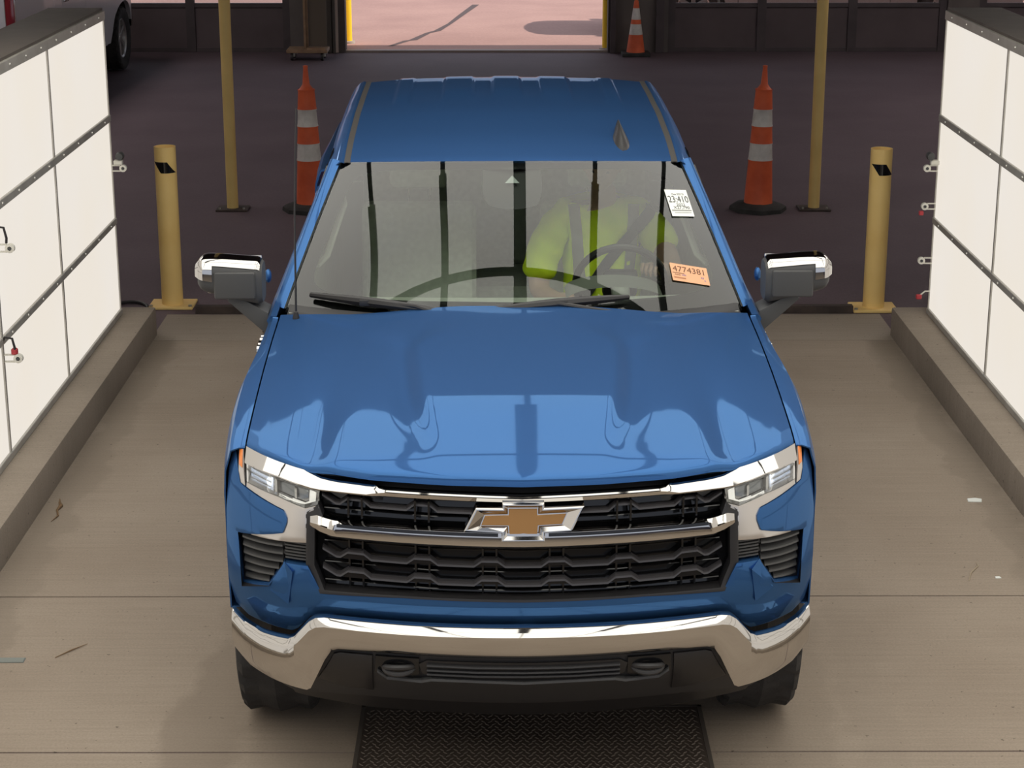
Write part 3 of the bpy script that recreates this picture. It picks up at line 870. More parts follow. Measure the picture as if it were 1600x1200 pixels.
for s in (1, -1):
    fl = lambda vf: sided(([p for p in vf[0]], vf[1]), s)
    P('fender', fl(solidify(side_strip(.455, 1.615, fz, .917, 44), .005)), PAINT)
    fd = P('front_door', fl(solidify(side_strip(1.625, 2.745, belt, .925, 20), .01)), PAINT)
    rd = P('rear_door', fl(solidify(side_strip(2.755, 3.85, belt, .925, 20), .01)), PAINT)
    for o, y in ((fd, 2.58), (rd, 3.70)):
        mesh_obj('door_handle', sided(rbox(.962, .996, y - .11, y + .09, 1.12, 1.15, .008), s), CHROME, o)
    P('cab_corner', fl(solidify(side_strip(3.86, 4.24, belt, .925, 8), .01)), PAINT)
    P('bed_side', fl(solidify(side_strip(4.26, 5.80, bedz, .905, 40), .01)), PAINT)
    # tail light
    tl = P('tail_light', sided(rbox(.90, .995, 5.70, 5.835, .90, 1.36, .015), s), REDLENS)
    mesh_obj('reverse_lens', sided(rbox(.93, 1.000, 5.73, 5.842, .96, 1.06, .008), s), LAMPGREY, tl)
    # A pillar: from fender corner up to roof rail, over the glass edge
    def pil(a, b, s=s):
        v = b; i0 = ws(1, v)
        o0 = (lerp(.955, .772, v), lerp(1.865, 2.60, v), lerp(1.285, 1.742, v))
        t = a; k = math.sin(math.pi * t) * .022
        p = [lerp(i0[i], o0[i], t) for i in range(3)]
        return (p[0] + k * .7 + .004, p[1] - k * .5 - .004, p[2] + k * .55 + .006)
    P('windshield_pillar', sided(grid(pil, 10, 24), s), PAINT)
    # roof side rail
    def rail(a, b):
        y = lerp(2.50, 4.26, b)
        z = roof_pt(.690, max(0, min(1, (y - 2.512) / 1.713)))[2]
        c = [(.706, z - .004), (.722, z + .002), (.745, z - .010), (.770, z - .038), (.790, z - .075), (.797, z - .11), (.780, z - .125)]
        k = a * (len(c) - 1); i = min(int(k), len(c) - 2)
        return (lerp(c[i][0], c[i + 1][0], k - i), y, lerp(c[i][1], c[i + 1][1], k - i))
    P('roof_rail', sided(grid(rail, 12, 40), s), PAINT)
    md = lambda a, b: (lambda y: (lerp(.684, .710, a), y, roof_pt(.690, max(0, min(1, (y - 2.512) / 1.713)))[2] + .003 - .004 * abs(a - .5)))(lerp(2.50, 4.24, b))
    mesh_obj('roof_molding', sided(solidify(grid(md, 4, 40), .004), s), MOLD, roof_o)
    # side glass and pillars
    gx = lambda z: .935 - (z - 1.31) * (.155 / .45)
    def side_poly(name, pts, m, dx=0, parent=truck, th=.006):
        v = [(gx(z) + dx, y, z) for y, z in pts] + [(gx(z) + dx - th, y, z) for y, z in pts]; n = len(pts)
        f = [list(range(n)), list(range(n, 2 * n))[::-1]] + [[i, n + i, n + (i + 1) % n, (i + 1) % n] for i in range(n)]
        bm = bm_in((v, f)); bmesh.ops.recalc_face_normals(bm, faces=bm.faces)
        return mesh_obj(name, sided(bm_out(bm), s), m, parent, smooth=False)
    side_poly('side_window', [(1.95, 1.31), (2.74, 1.315), (2.74, 1.735), (2.60, 1.735)], FRONTGLASS, -.004)
    side_poly('side_window', [(2.84, 1.315), (3.70, 1.32), (3.62, 1.745), (2.84, 1.745)], TINT, -.004)
    side_poly('center_pillar', [(2.74, 1.31), (2.84, 1.31), (2.84, 1.76), (2.74, 1.76)], GLOSS)
    side_poly('rear_pillar', [(3.70, 1.31), (4.24, 1.31), (4.20, 1.76), (3.62, 1.76)], PAINT)
    side_poly('mirror_sail', [(1.80, 1.30), (1.95, 1.31), (2.60, 1.735), (2.52, 1.74)], GLOSS)
P('cab_back', join(box(-.92, .92, 4.20, 4.24, .55, 1.34), box(-.70, .70, 4.21, 4.245, 1.74, 1.84)), PAINT, smooth=False)
P('rear_window', box(-.80, .80, 4.215, 4.225, 1.33, 1.75), TINT, smooth=False)
tg = P('tailgate', rbox(-.90, .90, 5.78, 5.84, .72, 1.40, .012), PAINT)
mesh_obj('tailgate_handle', rbox(-.12, .12, 5.835, 5.85, 1.25, 1.31, .006), BLACK, tg)
P('bed_floor', join(box(-.86, .86, 4.26, 5.78, .80, .83), box(-.90, .90, 4.25, 4.28, .8, 1.39)), DARKGREY, smooth=False)
P('rear_bumper', rbox(-.96, .96, 5.78, 5.93, .50, .70, .02), CHROME)
P('underbody', join(box(-.74, .74, .48, 5.75, .36, .60), box(-.60, .60, .30, .5, .45, .62)), DARKGREY, smooth=False)
P('engine_bay', join(box(-.88, .88, .50, 1.60, .60, 1.06)), DARKGREY, smooth=False)
for s in (1, -1):
    for ax in (AX1, AX2):
        n = 18
        V, Fc = [], []
        for i in range(n + 1):
            a = R(lerp(28, 160, i / n))
            y, z = ax - (AR + .005) * math.cos(a), WR + (AR + .005) * math.sin(a)
            V += [(.62, y, z), (.985, y, z)]
            if i: Fc.append([2 * i - 2, 2 * i - 1, 2 * i + 1, 2 * i])
        P('wheel_liner', sided(solidify((V, Fc), .004), s), DARKGREY)

# ---------------- windscreen
GU0, GU1 = -1.0, 1.0
wind = P('windshield', grid(lambda a, b: ws(lerp(-1, 1, a), b), 80, 40), WIND, angle=80)
def frit(u0, u1, v0, v1, nu, nv, d=.004):
    return grid(lambda a, b: (lambda p: (p[0], p[1] + d, p[2] - d))(ws(lerp(u0, u1, a), lerp(v0, v1, b))), nu, nv)
def border(a, b):
    """frame strip between the glass edge (a=0) and a rounded inner outline (a=1), b runs round"""
    t = 2 * math.pi * b; c, q = math.cos(t), math.sin(t)
    k = 1 / max(abs(c), abs(q)); ou, ov = c * k, q * k
    e = 2 / 9.0
    iu = math.copysign(abs(c) ** e, c); iv = math.copysign(abs(q) ** e, q)
    u0, v0 = ou * 1.0, .5 + .51 * ov
    vv = .5 + .5 * iv; vi = lerp(.115, .945, vv)
    u1 = iu * lerp(.935, .895, vv)
    p = ws(lerp(u0, u1, a), lerp(v0, vi, a))
    return (p[0], p[1] + .004, p[2] - .004)
mesh_obj('black_border', grid(border, 3, 240), GLOSS, wind)
P('cowl', grid(lambda a, b: (lambda u: (lerp(ws_base(u)[0], ws(u, .05)[0], b), lerp(yre(.9 * u) + .0, ws(u, .04)[1] - .01, b), lerp(1.300, ws(u, .03)[2] + .004, b) - .012 * math.sin(math.pi * b)))(lerp(-.99, .99, a)), 50, 4), BLACK)

def on_glass(u, v, out=.012):
    p = ws(u, v); return (p[0], p[1] - out * .62, p[2] + out * .78)
def wiper(pa, pb, piv, label):
    w = P('wiper', tube([on_glass(lerp(pa[0], pb[0], t), lerp(pa[1], pb[1], t), .022 + .010 * math.sin(math.pi * t)) for t in np.linspace(0, 1, 9)], [.011, .014, .017, .019, .020, .019, .017, .014, .009], 8), BLACK)
    mid = on_glass(lerp(pa[0], pb[0], .45), lerp(pa[1], pb[1], .45), .04)
    mesh_obj('wiper_arm', tube([mid, on_glass(lerp(lerp(pa[0], pb[0], .45), piv[0], .5), lerp(pa[1], piv[1], .4), .042), on_glass(piv[0], piv[1], .02)], [.010, .009, .012], 8), BLACK, w)
    k = on_glass(lerp(pa[0], pb[0], .47), lerp(pa[1], pb[1], .47), .03)
    mesh_obj('wiper_hinge', rbox(k[0] - .05, k[0] + .05, k[1] - .014, k[1] + .014, k[2] - .012, k[2] + .014, .006), BLACK, w)

# ---------------- front face
core = P('core_support', plate(sym([(0, 1.13), (.62, 1.13), (.84, 1.14), (.93, 1.15), (.935, 1.0), (.935, .72), (.92, .60), (.80, .56), (.5, .56), (0, .56)]), .10, .03, .05, surf=FF), BLACK)

half = [(0, .773), (.405, .777), (.648, .768), (.689, .848), (.694, .857), (.772, .858), (.829, .766), (.925, .733), (.941, .899), (.775, .955),
        (.761, .990), (.760, 1.006), (.771, 1.027), (.907, 1.060), (.928, 1.068), (.945, 1.14), (.952, 1.165), (.972, 1.10), (.985, .95), (.988, .80), (.985, .70), (.968, .617),
        (.918, .594), (.758, .600), (.738, .616), (.692, .675), (.662, .690), (.60, .695), (.349, .691), (0, .690)]
fascia = P('front_fascia', plate(half + [(-x, z) for x, z in reversed(half) if x > 1e-6], -.004, .06, .03, .006, surf=FF), PAINT, angle=40)
# pressed facet beside the vent pocket
for s in (1, -1):
    fac = [(.772, .862), (.826, .748), (.762, .716), (.744, .834)]
    V = [(x, FF(x, z) - .004 - d, z) for (x, z), d in zip(fac, (.0, .002, .011, .011))]
    V += [(x, FF(x, z) + .02, z) for x, z in fac]
    mesh_obj('pressed_facet', sided((V, [[0, 1, 2, 3][::-1], [0, 3, 7, 4], [3, 2, 6, 7], [2, 1, 5, 6], [1, 0, 4, 5]]), s), PAINT, fascia, smooth=False)

def bar(zt, zb, xs, prof_fn, m, name, parent=truck, angle=30, label=None):
    """sweep a section across x; prof_fn(x, ztop, zbot) -> list of (dy, z)"""
    rows = []
    for x in xs:
        pr = prof_fn(abs(x), tab(abs(x), zt), tab(abs(x), zb))
        yb = [F(x, max(min(z, 1.2), .3)) for _, z in pr]
        rows.append([(x, rec(x) + d, z) for (d, z) in pr])
    n, k = len(rows) - 1, len(rows[0]) - 1
    vf = grid(lambda a, b: rows[round(a * n)][round(b * k)], n, k)
    V, Fc = vf
    Fc = Fc + [[j * (n + 1) for j in range(k + 1)], [j * (n + 1) + n for j in range(k + 1)][::-1]]
    bm = bm_in((V, Fc)); bmesh.ops.recalc_face_normals(bm, faces=bm.faces)
    return mesh_obj(name, bm_out(bm), m, parent, angle=angle, label=label)

xs_full = lambda w, n: list(np.linspace(-w, w, 2 * n + 1))
def xs_of(keys, w, step=.02):
    q = set(round(k, 4) for k in keys if k <= w)
    q |= set(np.round(np.arange(0, w, step), 4)); q.add(w)
    q = sorted(q); return [-x for x in q[::-1] if x > 0] + q

# chrome bumper
BT = [(0, .708), (.348, .707), (.640, .710), (.668, .705), (.690, .690), (.742, .628), (.762, .617), (.85, .611), (.918, .616), (.965, .632)]
BB = [(0, .601), (.461, .605), (.595, .601), (.618, .594), (.640, .560), (.690, .452), (.705, .444), (.805, .455), (.903, .469), (.965, .50)]
def bump_prof(x, zt, zb):
    h = zt - zb
    return [(.060, zt - .006), (.018, zt + .001), (.010, zt - .001), (-.010, zt - .017), (-.014, zt - .023), (-.013, lerp(zt - .023, zb, .4)), (-.006, lerp(zt - .023, zb, .75)), (.004, zb + .006), (.014, zb), (.050, zb)]
P_b = bar(BT, BB, xs_of([a for a, _ in BT + BB] + [.83, .85, .865, .88, .89, .90, .91, .925, .932, .94, .947, .953, .959, .964], .968), bump_prof, CHROME, 'bumper', angle=33)

# upper chrome bar and brows
UT = [(0, 1.109), (.238, 1.115), (.460, 1.119), (.500, 1.134), (.649, 1.138), (.77, 1.161), (.908, 1.180)]
UB = [(0, 1.087), (.238, 1.092), (.457, 1.096), (.652, 1.101), (.679, 1.104), (.788, 1.129), (.907, 1.139)]
def up_prof(x, zt, zb):
    g = sstep(.44, .50, x)
    yb = .118
    A = [(yb + .012, zt), (yb + .006, zt + .0005), (yb + .001, zt - .0035), (yb + .0, zt - .006), (yb + .004, zb + .004), (yb + .01, zb), (yb + .05, zb)]
    B = [(yb + .062, zt), (yb + .054, zt + .001), (yb + .026, lerp(zt, zb, .40)), (yb - .004, zb + .007), (yb - .004, zb + .003), (yb + .01, zb), (yb + .05, zb)]
    return [(lerp(p[0], q[0], g), lerp(p[1], q[1], g)) for p, q in zip(A, B)]
bar(UT, UB, xs_of([a for a, _ in UT + UB], .908), up_prof, CHROME, 'upper_chrome_bar', angle=20)

# middle chrome bar
MT = [(0, 1.008), (.443, 1.013), (.600, 1.014), (.625, 1.018), (.660, 1.027), (.682, 1.022)]
MB = [(0, .943), (.444, .949), (.612, .953), (.650, .966), (.675, .984), (.682, .992)]
def mid_prof(x, zt, zb):
    g = sstep(.59, .63, x)
    return [(.15, zt), (.090, zt + .001), (.076, zt - .004 - .018 * g), (.070 , lerp(zt, zb, .40)), (.072, lerp(zt, zb, .75)), (.084, zb + .004), (.094, zb), (.15, zb)]
midbar = bar(MT, MB, xs_of([a for a, _ in MT + MB], .682, .025), mid_prof, CHROME, 'middle_chrome_bar', angle=25)
for s in (1, -1):
    mesh_obj('black_inlay', sided(plate([(.08, 1.004), (.08, .9945), (.595, 1.0005), (.595, 1.0105)], -.0205, .004, .04), s), GLOSS, midbar)

# grille: backing, waves and uprights
grille = P('grille', plate(sym([(0, 1.092), (.655, 1.104), (.690, 1.06), (.695, .86), (.655, .772), (.405, .779), (0, .775)]), .070, .02, .05), GLOSS)
mesh_obj('grille_surround', join(*[sided(plate([(.640, 1.02), (.655, 1.06), (.697, 1.03), (.700, .86), (.655, .770), (.405, .777), (.405, .784), (.640, .782), (.672, .860), (.668, 1.0)], .0, .06, .03, .003), s) for s in (1, -1)],
        plate(sym([(0, .782), (.405, .785), (.405, .778), (0, .774)]), .0, .05, .04)), BLACK, grille)
HUMP = [.107, .322, .537]
def wave(zf, w):
    pts = []
    for h in HUMP:
        if h + .055 > w: break
        pts += [(h - .050, 0), (h - .026, .017), (h + .026, .017), (h + .050, 0)]
    if w > .6: pts += [(.600, 0), (.645, .022)]
    pts = [(0, 0)] + pts
    return [(x, zf + d + .010 * (x / .65) ** 2) for x, d in pts]
def ribbon(pts, front, depth, h, m, name, parent):
    V, Fc = [], []
    full = [(-x, z) for x, z in reversed(pts) if x > 0] + pts
    for i, (x, z) in enumerate(full):
        y = F(x, z) + front
        V += [(x, y, z - h / 2), (x, y + .002, z + h / 2 - .002), (x, y + .012, z + h / 2), (x, y + depth, z + h / 2), (x, y + depth, z - h / 2)]
        if i:
            a, b = 5 * (i - 1), 5 * i
            for k in range(5): Fc.append([a + k, b + k, b + (k + 1) % 5, a + (k + 1) % 5])
    Fc += [[0, 1, 2, 3, 4], [len(V) - 5 + k for k in (4, 3, 2, 1, 0)]]
    bm = bm_in((V, Fc)); bmesh.ops.recalc_face_normals(bm, faces=bm.faces)
    return mesh_obj(name, bm_out(bm), m, parent, smooth=False)
GRBAR = mat('grille_bar_black', (.055, .052, .055), .32)
for zf in (.884, .822):
    ribbon(wave(zf, .66), .012, .035, .008, GRBAR, 'grille_wave', grille)
ribbon(wave(1.054, .66), .014, .035, .008, GRBAR, 'grille_wave', grille)
for z in (.925, .855, .795, 1.08, 1.03):
    ribbon([(0, z), (.3, z + .002), (.64, z + .008)], .044, .02, .005, GLOSS, 'grille_slat', grille)
for h in HUMP:
    for s in (1, -1):
        for dx in (-.022, .022):
            for (z0, z1) in ((.780, .945), (1.02, 1.09)):
                if h < .2 and z0 > 1: continue
                x = h + dx
                mesh_obj('grille_rib', sided(box(x - .003, x + .003, F(x, .9) + .036, F(x, .9) + .07, z0, z1), s), GLOSS, grille, smooth=False)
        for z in (.890, .828):
            mesh_obj('grille_tooth', sided(plate([(h - .042, z - .004), (h + .042, z - .004), (h + .024, z + .014), (h - .024, z + .014)], .018, .03, .05), s), GLOSS, grille)

# emblem
EM = [(-.188, 1.012), (-.150, 1.084), (-.066, 1.084), (-.066, 1.099), (.066, 1.099), (.066, 1.084), (.193, 1.087), (.153, 1.011), (.068, 1.007), (.068, .981), (-.069, .981), (-.069, 1.007)]
ctr = (0.002, 1.04)
def inset(poly, k):
    """offset a polygon inwards by k (normals by neighbouring edges)"""
    n = len(poly); out = []
    A = sum(poly[i][0] * poly[(i + 1) % n][1] - poly[(i + 1) % n][0] * poly[i][1] for i in range(n))
    sg = 1 if A > 0 else -1
    for i in range(n):
        p0, p1, p2 = [Vector(poly[(i + d) % n]) for d in (-1, 0, 1)]
        e1 = (p1 - p0).normalized(); e2 = (p2 - p1).normalized()
        n1 = Vector((-e1.y, e1.x)) * sg; n2 = Vector((-e2.y, e2.x)) * sg
        b = (n1 + n2); b = b / max(.35, b.dot(n1))
        q = p1 + b * k; out.append((q.x, q.y))
    return out
def bezel(levels, name, m, parent):
    """stack of outlines (poly, dy) joined into a faceted rim"""
    V, Fc = [], []; n = len(levels[0][0])
    for poly, d in levels:
        V += [(x, F(x, .98) * .35 + F(x, 1.04) * .65 + d + (z - 1.04) * .25, z) for x, z in poly]
    for l in range(len(levels) - 1):
        for i in range(n):
            j = (i + 1) % n
            Fc.append([l * n + i, l * n + j, (l + 1) * n + j, (l + 1) * n + i])
    Fc.append([(len(levels) - 1) * n + i for i in range(n)])
    bm = bm_in((V, Fc)); bmesh.ops.recalc_face_normals(bm, faces=bm.faces)
    bmesh.ops.triangulate(bm, faces=[f for f in bm.faces if len(f.verts) > 4])
    return mesh_obj(name, bm_out(bm), m, parent, smooth=False)
GO = [(-.133, 1.028), (-.121, 1.057), (-.046, 1.059), (-.046, 1.079), (.044, 1.079), (.044, 1.059), (.136, 1.062), (.122, 1.031), (.046, 1.028), (.044, 1.001), (-.044, 1.001), (-.046, 1.028)]
emb = bezel([(EM, .03), (EM, -.020), (inset(EM, .003), -.024), (inset(EM, .006), -.024), (inset(GO, -.003), -.008)], 'bowtie_emblem', CHROME, truck)
emb['label'] = 'gold bowtie emblem with chrome rim'
bezel([(GO, .0), (GO, -.011), (inset(GO, .0015), -.0125)], 'gold_inlay', GOLD, emb)

# headlights
for s in (1, -1):
    HL = P('headlight', sided(plate([(.655, 1.100), (.798, 1.123), (.914, 1.137), (.914, 1.070), (.787, 1.062), (.697, 1.040), (.655, 1.055)], .035, .03, .03), s), SATIN)
    frame = [(.651, 1.101), (.798, 1.124), (.905, 1.137), (.902, 1.081), (.787, 1.069), (.700, 1.046), (.657, 1.061)]
    inn = inset(frame, .0085)
    V, Fc = [], []; n = len(frame)
    for poly, d in ((frame, .02), (frame, -.004), (inn, .002), (inn, .03)):
        V += [(x, F(x, z) + d, z) for x, z in poly]
    for l in range(3):
        for i in range(n):
            j = (i + 1) % n; Fc.append([l * n + i, l * n + j, (l + 1) * n + j, (l + 1) * n + i])
    bm = bm_in((V, Fc)); bmesh.ops.recalc_face_normals(bm, faces=bm.faces)
    mesh_obj('lamp_bezel', sided(bm_out(bm), s), CHROME, HL, smooth=False)
    mesh_obj('lamp_divider', sided(plate([(.795, 1.116), (.808, 1.118), (.806, 1.072), (.792, 1.070)], .004, .03, .02, .002), s), CHROME, HL)
    # outer projector with shining rings, inner reflector box
    pj = mesh_obj('projector', sided(plate([(.812, 1.112), (.892, 1.126), (.890, 1.094), (.872, 1.083), (.830, 1.078), (.816, 1.086)], .022, .02, .02, .004), s), LED, HL, label='bluish white shining projector')
    for k, zc in ((0, 1.116), (1, 1.102), (2, 1.088)):
        mesh_obj('reflector_rib', sided(plate([(.815, zc - .004), (.892, zc + .006), (.892, zc + .009), (.815, zc)], .012, .012, .02), s), CHROME, HL)
    mesh_obj('inner_reflector', sided(plate([(.690, 1.094), (.788, 1.110), (.784, 1.078), (.712, 1.060), (.690, 1.068)], .024, .015, .02, .003), s), LAMPGREY, HL)
    mesh_obj('inner_divider', sided(plate([(.728, 1.098), (.736, 1.100), (.734, 1.068), (.727, 1.066)], .012, .02, .02), s), CHROME, HL)
    mesh_obj('running_light', sided(plate([(.664, 1.096), (.684, 1.099), (.686, 1.062), (.700, 1.056), (.785, 1.076), (.786, 1.070), (.700, 1.049), (.665, 1.062)], .002, .014, .03, .002), s), DRL, HL)
    mesh_obj('clear_cover', sided(plate(frame, -.006, .002, .03), s), CLEAR, HL)
    mesh_obj('marker_lamp', sided(plate([(.921, 1.166), (.938, 1.167), (.936, 1.10), (.927, 1.068), (.909, 1.064), (.915, 1.11)], -.002, .03, .02, .003), s), SATIN, HL)
    mesh_obj('amber_lens', sided(plate([(.923, 1.163), (.936, 1.164), (.934, 1.12), (.921, 1.115)], -.006, .02, .02, .002), s), AMBER, HL, label='amber side marker lens')
    # satin trim that runs under the lamp and turns down beside the grille
    mesh_obj('lamp_trim', sided(plate([(.903, 1.078), (.787, 1.066), (.700, 1.043), (.655, 1.057), (.653, 1.048), (.694, 1.028), (.697, .932), (.776, .926), (.890, .912), (.889, .924), (.775, .955), (.764, .985), (.763, 1.006), (.771, 1.029), (.905, 1.063)], .0, .03, .025, .003), s), SATIN, HL)

# side vents
for s in (1, -1):
    VT = P('side_vent', sided(plate([(.941, .905), (.928, .729), (.829, .763), (.772, .860), (.692, .856), (.692, .931), (.776, .928)], .052, .02, .03), s), BLACK)
    for i in range(6):
        t = i / 5.4; zi = lerp(.912, .765, t)
        xi = .778 if zi > .855 else lerp(.778, .836, (.855 - zi) / .09)
        zo = zi - .020
        xo_ = lerp(.925, .918, t)
        hh = .0065
        V = []
        xx = np.linspace(xi, xo_, 7)
        Fc = []
        for k, x in enumerate(xx):
            tt = k / 6; z = lerp(zi, zo, tt); y = rec(x) + prof(.85)
            V += [(x, y + .010, z - hh), (x, y + .012, z - .001), (x, y + .045, z + hh), (x, y + .05, z - hh)]
            if k:
                a, b = 4 * (k - 1), 4 * k
                for q in range(4): Fc.append([a + q, b + q, b + (q + 1) % 4, a + (q + 1) % 4])
        Fc += [[0, 1, 2, 3], [len(V) - 1, len(V) - 2, len(V) - 3, len(V) - 4]]
        bm = bm_in((V, Fc)); bmesh.ops.recalc_face_normals(bm, faces=bm.faces)
        mesh_obj('louver', sided(bm_out(bm), s), GREYPL, VT, smooth=False)
    for i in range(6):
        z = .868 + i * .0105
        mesh_obj('vent_rib', sided(plate([(.694, z), (.770, z), (.770, z + .005), (.694, z + .005)], .012, .03, .04), s), GREYPL, VT, smooth=False)
    # pocket walls
    wall = [(.941, .905), (.928, .729), (.829, .763), (.772, .860)]
    V = []; Fc = []
    for i, (x, z) in enumerate(wall):
        V += [(x, F(x, z) + .0, z), (x, F(x, z) + .06, z)]
        if i: Fc.append([2 * i - 2, 2 * i, 2 * i + 1, 2 * i - 1])
    mesh_obj('pocket_wall', sided((V, Fc), s), BLACK, VT, smooth=False)

# lower valance
val = P('lower_valance', plate(sym([(0, .606), (.595, .604), (.622, .594), (.695, .448), (.80, .456), (.885, .468), (.865, .40), (.775, .352), (.529, .372), (0, .366)]), .026, .04, .04, .004), DARKGREY, angle=40)
fpr = lambda x, z: F(x, z)
mesh_obj('center_intake', plate(sym([(0, .584), (.31, .586), (.335, .572), (.325, .535), (.295, .518), (0, .508)]), .016, .02, .04), BLACK, val)
for z in (.570, .552, .535):
    ribbon([(0, z), (.15, z), (.31, z + .002)], .006, .03, .007, DARKGREY, 'intake_slat', val)
ribbon([(0, .508), (.295, .516), (.33, .505), (.44, .512), (.47, .54)], .0, .04, .010, GREYPL, 'intake_lip', val)
for s in (1, -1):
    mesh_obj('corner_pad', sided(plate([(.485, .592), (.590, .592), (.612, .584), (.672, .462), (.60, .43), (.49, .42)], .014, .02, .04, .004), s), BLACK, val)
    mesh_obj('hook_pocket', sided(plate([(.335, .592), (.475, .592), (.478, .53), (.445, .508), (.36, .508), (.335, .53)], .014, .02, .04, .004), s), GLOSS, val)
    y = F(.40, .55) - .012
    mesh_obj('tow_hook', sided(tube([(.40 + .048 * math.cos(a), y + .03 - .035 * abs(math.sin(a)) , .556 + .012 * math.sin(a)) for a in np.linspace(0, 2 * math.pi, 20, endpoint=False)], .009, 8, closed=True), s), DARKGREY, val)
P('air_dam', plate(sym([(0, .40), (.55, .40), (.80, .39), (.77, .31), (.55, .28), (0, .27)]), .05, .03, .05), BLACK)

# ---------------- mirrors
for s in (1, -1):
    def msec(x, ang):
        """rounded section of the mirror shell at x; ang 0 = forward, 90 = up"""
        t = (x - .985) / .250
        zc = lerp(1.415, 1.455, t); hz = lerp(.088, .068, t) * (1 - .12 * t ** 6); hy = lerp(.085, .095, t)
        k = 1.0
        if t > .9: k = math.sqrt(max(0.02, 1 - ((t - .9) / .104) ** 2)) * .35 + .65
        if t < .06: k = .85 + .15 * t / .06
        c, q = math.cos(ang), math.sin(ang)
        e = 2 / 3.4
        return (x, 1.775 - hy * k * math.copysign(abs(c) ** e, c), zc + hz * k * math.copysign(abs(q) ** e, q))
    def shell(x0, x1, a0, a1, nx, na, grow=0.0):
        vf = grid(lambda a, b: msec(lerp(x0, x1, a), R(lerp(a0, a1, b))), nx, na, flip=False)
        if grow:
            V = []
            for p in vf[0]:
                c = Vector((p[0], 1.775, lerp(1.415, 1.455, (p[0] - .985) / .25)))
                d = (Vector(p) - c); d.x = 0
                V.append(tuple(Vector(p) + d.normalized() * grow))
            vf = (V, vf[1])
        return vf
    mir = P('mirror', sided(join(shell(.985, 1.235, -180, 180, 24, 40)), s), GREYPL)
    for x in (.985, 1.235):
        ring = [msec(x, R(a)) for a in range(0, 360, 9)]
        mesh_obj('mirror_end', sided((ring, [list(range(len(ring)))]), s), GREYPL, mir, smooth=False)
    cap_ = join(shell(.992, 1.231, 33, 150, 24, 20, .005), shell(1.175, 1.231, -2, 34, 8, 8, .005))
    ring = [msec(1.231, R(a)) for a in range(-2, 150, 8)]
    c = Vector((1.236, 1.775, 1.455))
    V = [tuple(Vector(p) + (Vector(p) - c).normalized() * .005) for p in ring] + [(1.246, p[1], p[2]) for p in [tuple(c + (Vector(p) - c) * .72) for p in ring]]
    m_ = len(ring)
    capend = (V, [[i, i + 1, m_ + i + 1, m_ + i] for i in range(m_ - 1)] + [list(range(m_, 2 * m_))[::-1]])
    mesh_obj('mirror_cap', sided(join(cap_, capend), s), CHROME, mir, angle=50, label='chrome mirror cap')
    mesh_obj('mirror_insert', sided(rbox(1.008, 1.170, 1.676, 1.70, 1.365, 1.474, .012, 3), s), GREYPL, mir)
    mesh_obj('mirror_glass', sided(rbox(1.0, 1.22, 1.862, 1.868, 1.345, 1.50, .004), s), CHROME, mir)
    arm = [(.975, 1.80, 1.235), (1.0, 1.79, 1.275), (1.04, 1.78, 1.305), (1.10, 1.775, 1.34), (1.15, 1.775, 1.375)]
    mesh_obj('mirror_arm', sided(bevel(join(([(.965, 1.72, 1.20), (.965, 1.86, 1.20), (.965, 1.86, 1.30), (.965, 1.72, 1.30), (1.13, 1.74, 1.345), (1.13, 1.84, 1.345), (1.10, 1.84, 1.372), (1.10, 1.74, 1.372)],
                                             [[0, 1, 2, 3], [4, 7, 6, 5], [0, 4, 5, 1], [1, 5, 6, 2], [2, 6, 7, 3], [3, 7, 4, 0]])), .008, 2), s), GREYPL, mir)
    # small blue pod on the pillar foot seen behind the mirror
    mesh_obj('puddle_lamp', sided(ell((.985, 1.93, 1.40), (.014, .03, .028), 12, 8), s), PAINT, mir)

# antenna mast and roof fin
am = P('antenna_mast', tube([(-.846, 1.60, 1.30), (-.840, 1.615, 1.72), (-.823, 1.63, 2.118)], [.0045, .0032, .0024], 8), BLACK)
mesh_obj('mast_base', lathe([(.016, 1.27), (.014, 1.31), (.008, 1.335), (.0001, 1.34)], 12), BLACK, am).location = (-.846, 1.60, 0)
def fin(a, b):
    y = lerp(2.53, 2.86, b)
    w = .036 * math.sqrt(max(0, 1 - (1 - min(1, b / .35)) ** 2)) * (1 - .55 * sstep(.45, 1, b))
    h = .050 * sstep(-.15, .75, b) * (1 - sstep(.93, 1.02, b))
    t = lerp(-1, 1, a)
    zr = roof_pt(.478, (y - 2.415) / 1.83)[2]
    return (.478 + w * t, y, zr - .004 + (h + .006) * (1 - abs(t) ** 1.5))
mesh_obj('roof_fin', grid(fin, 14, 20), BLACK, roof_o, label='dark shark fin antenna')

# nameplate letters on both front doors
for s in (1, -1):
    for i, ch in enumerate('SILVERADO'):
        tm = text_mesh(ch, .068, .016, sx=.85)
        y = 1.975 - i * .050 if s < 0 else 1.575 + i * .050
        M4 = Matrix.Translation((s * .982, y, 1.185)) @ (Matrix(((0, 0, 1, 0), (1, 0, 0, 0), (0, 1, 0, 0), (0, 0, 0, 1))) if s > 0 else Matrix(((0, 0, -1, 0), (-1, 0, 0, 0), (0, 1, 0, 0), (0, 0, 0, 1))))
        P('nameplate_letter', xf(tm, M4), CHROME, smooth=False)

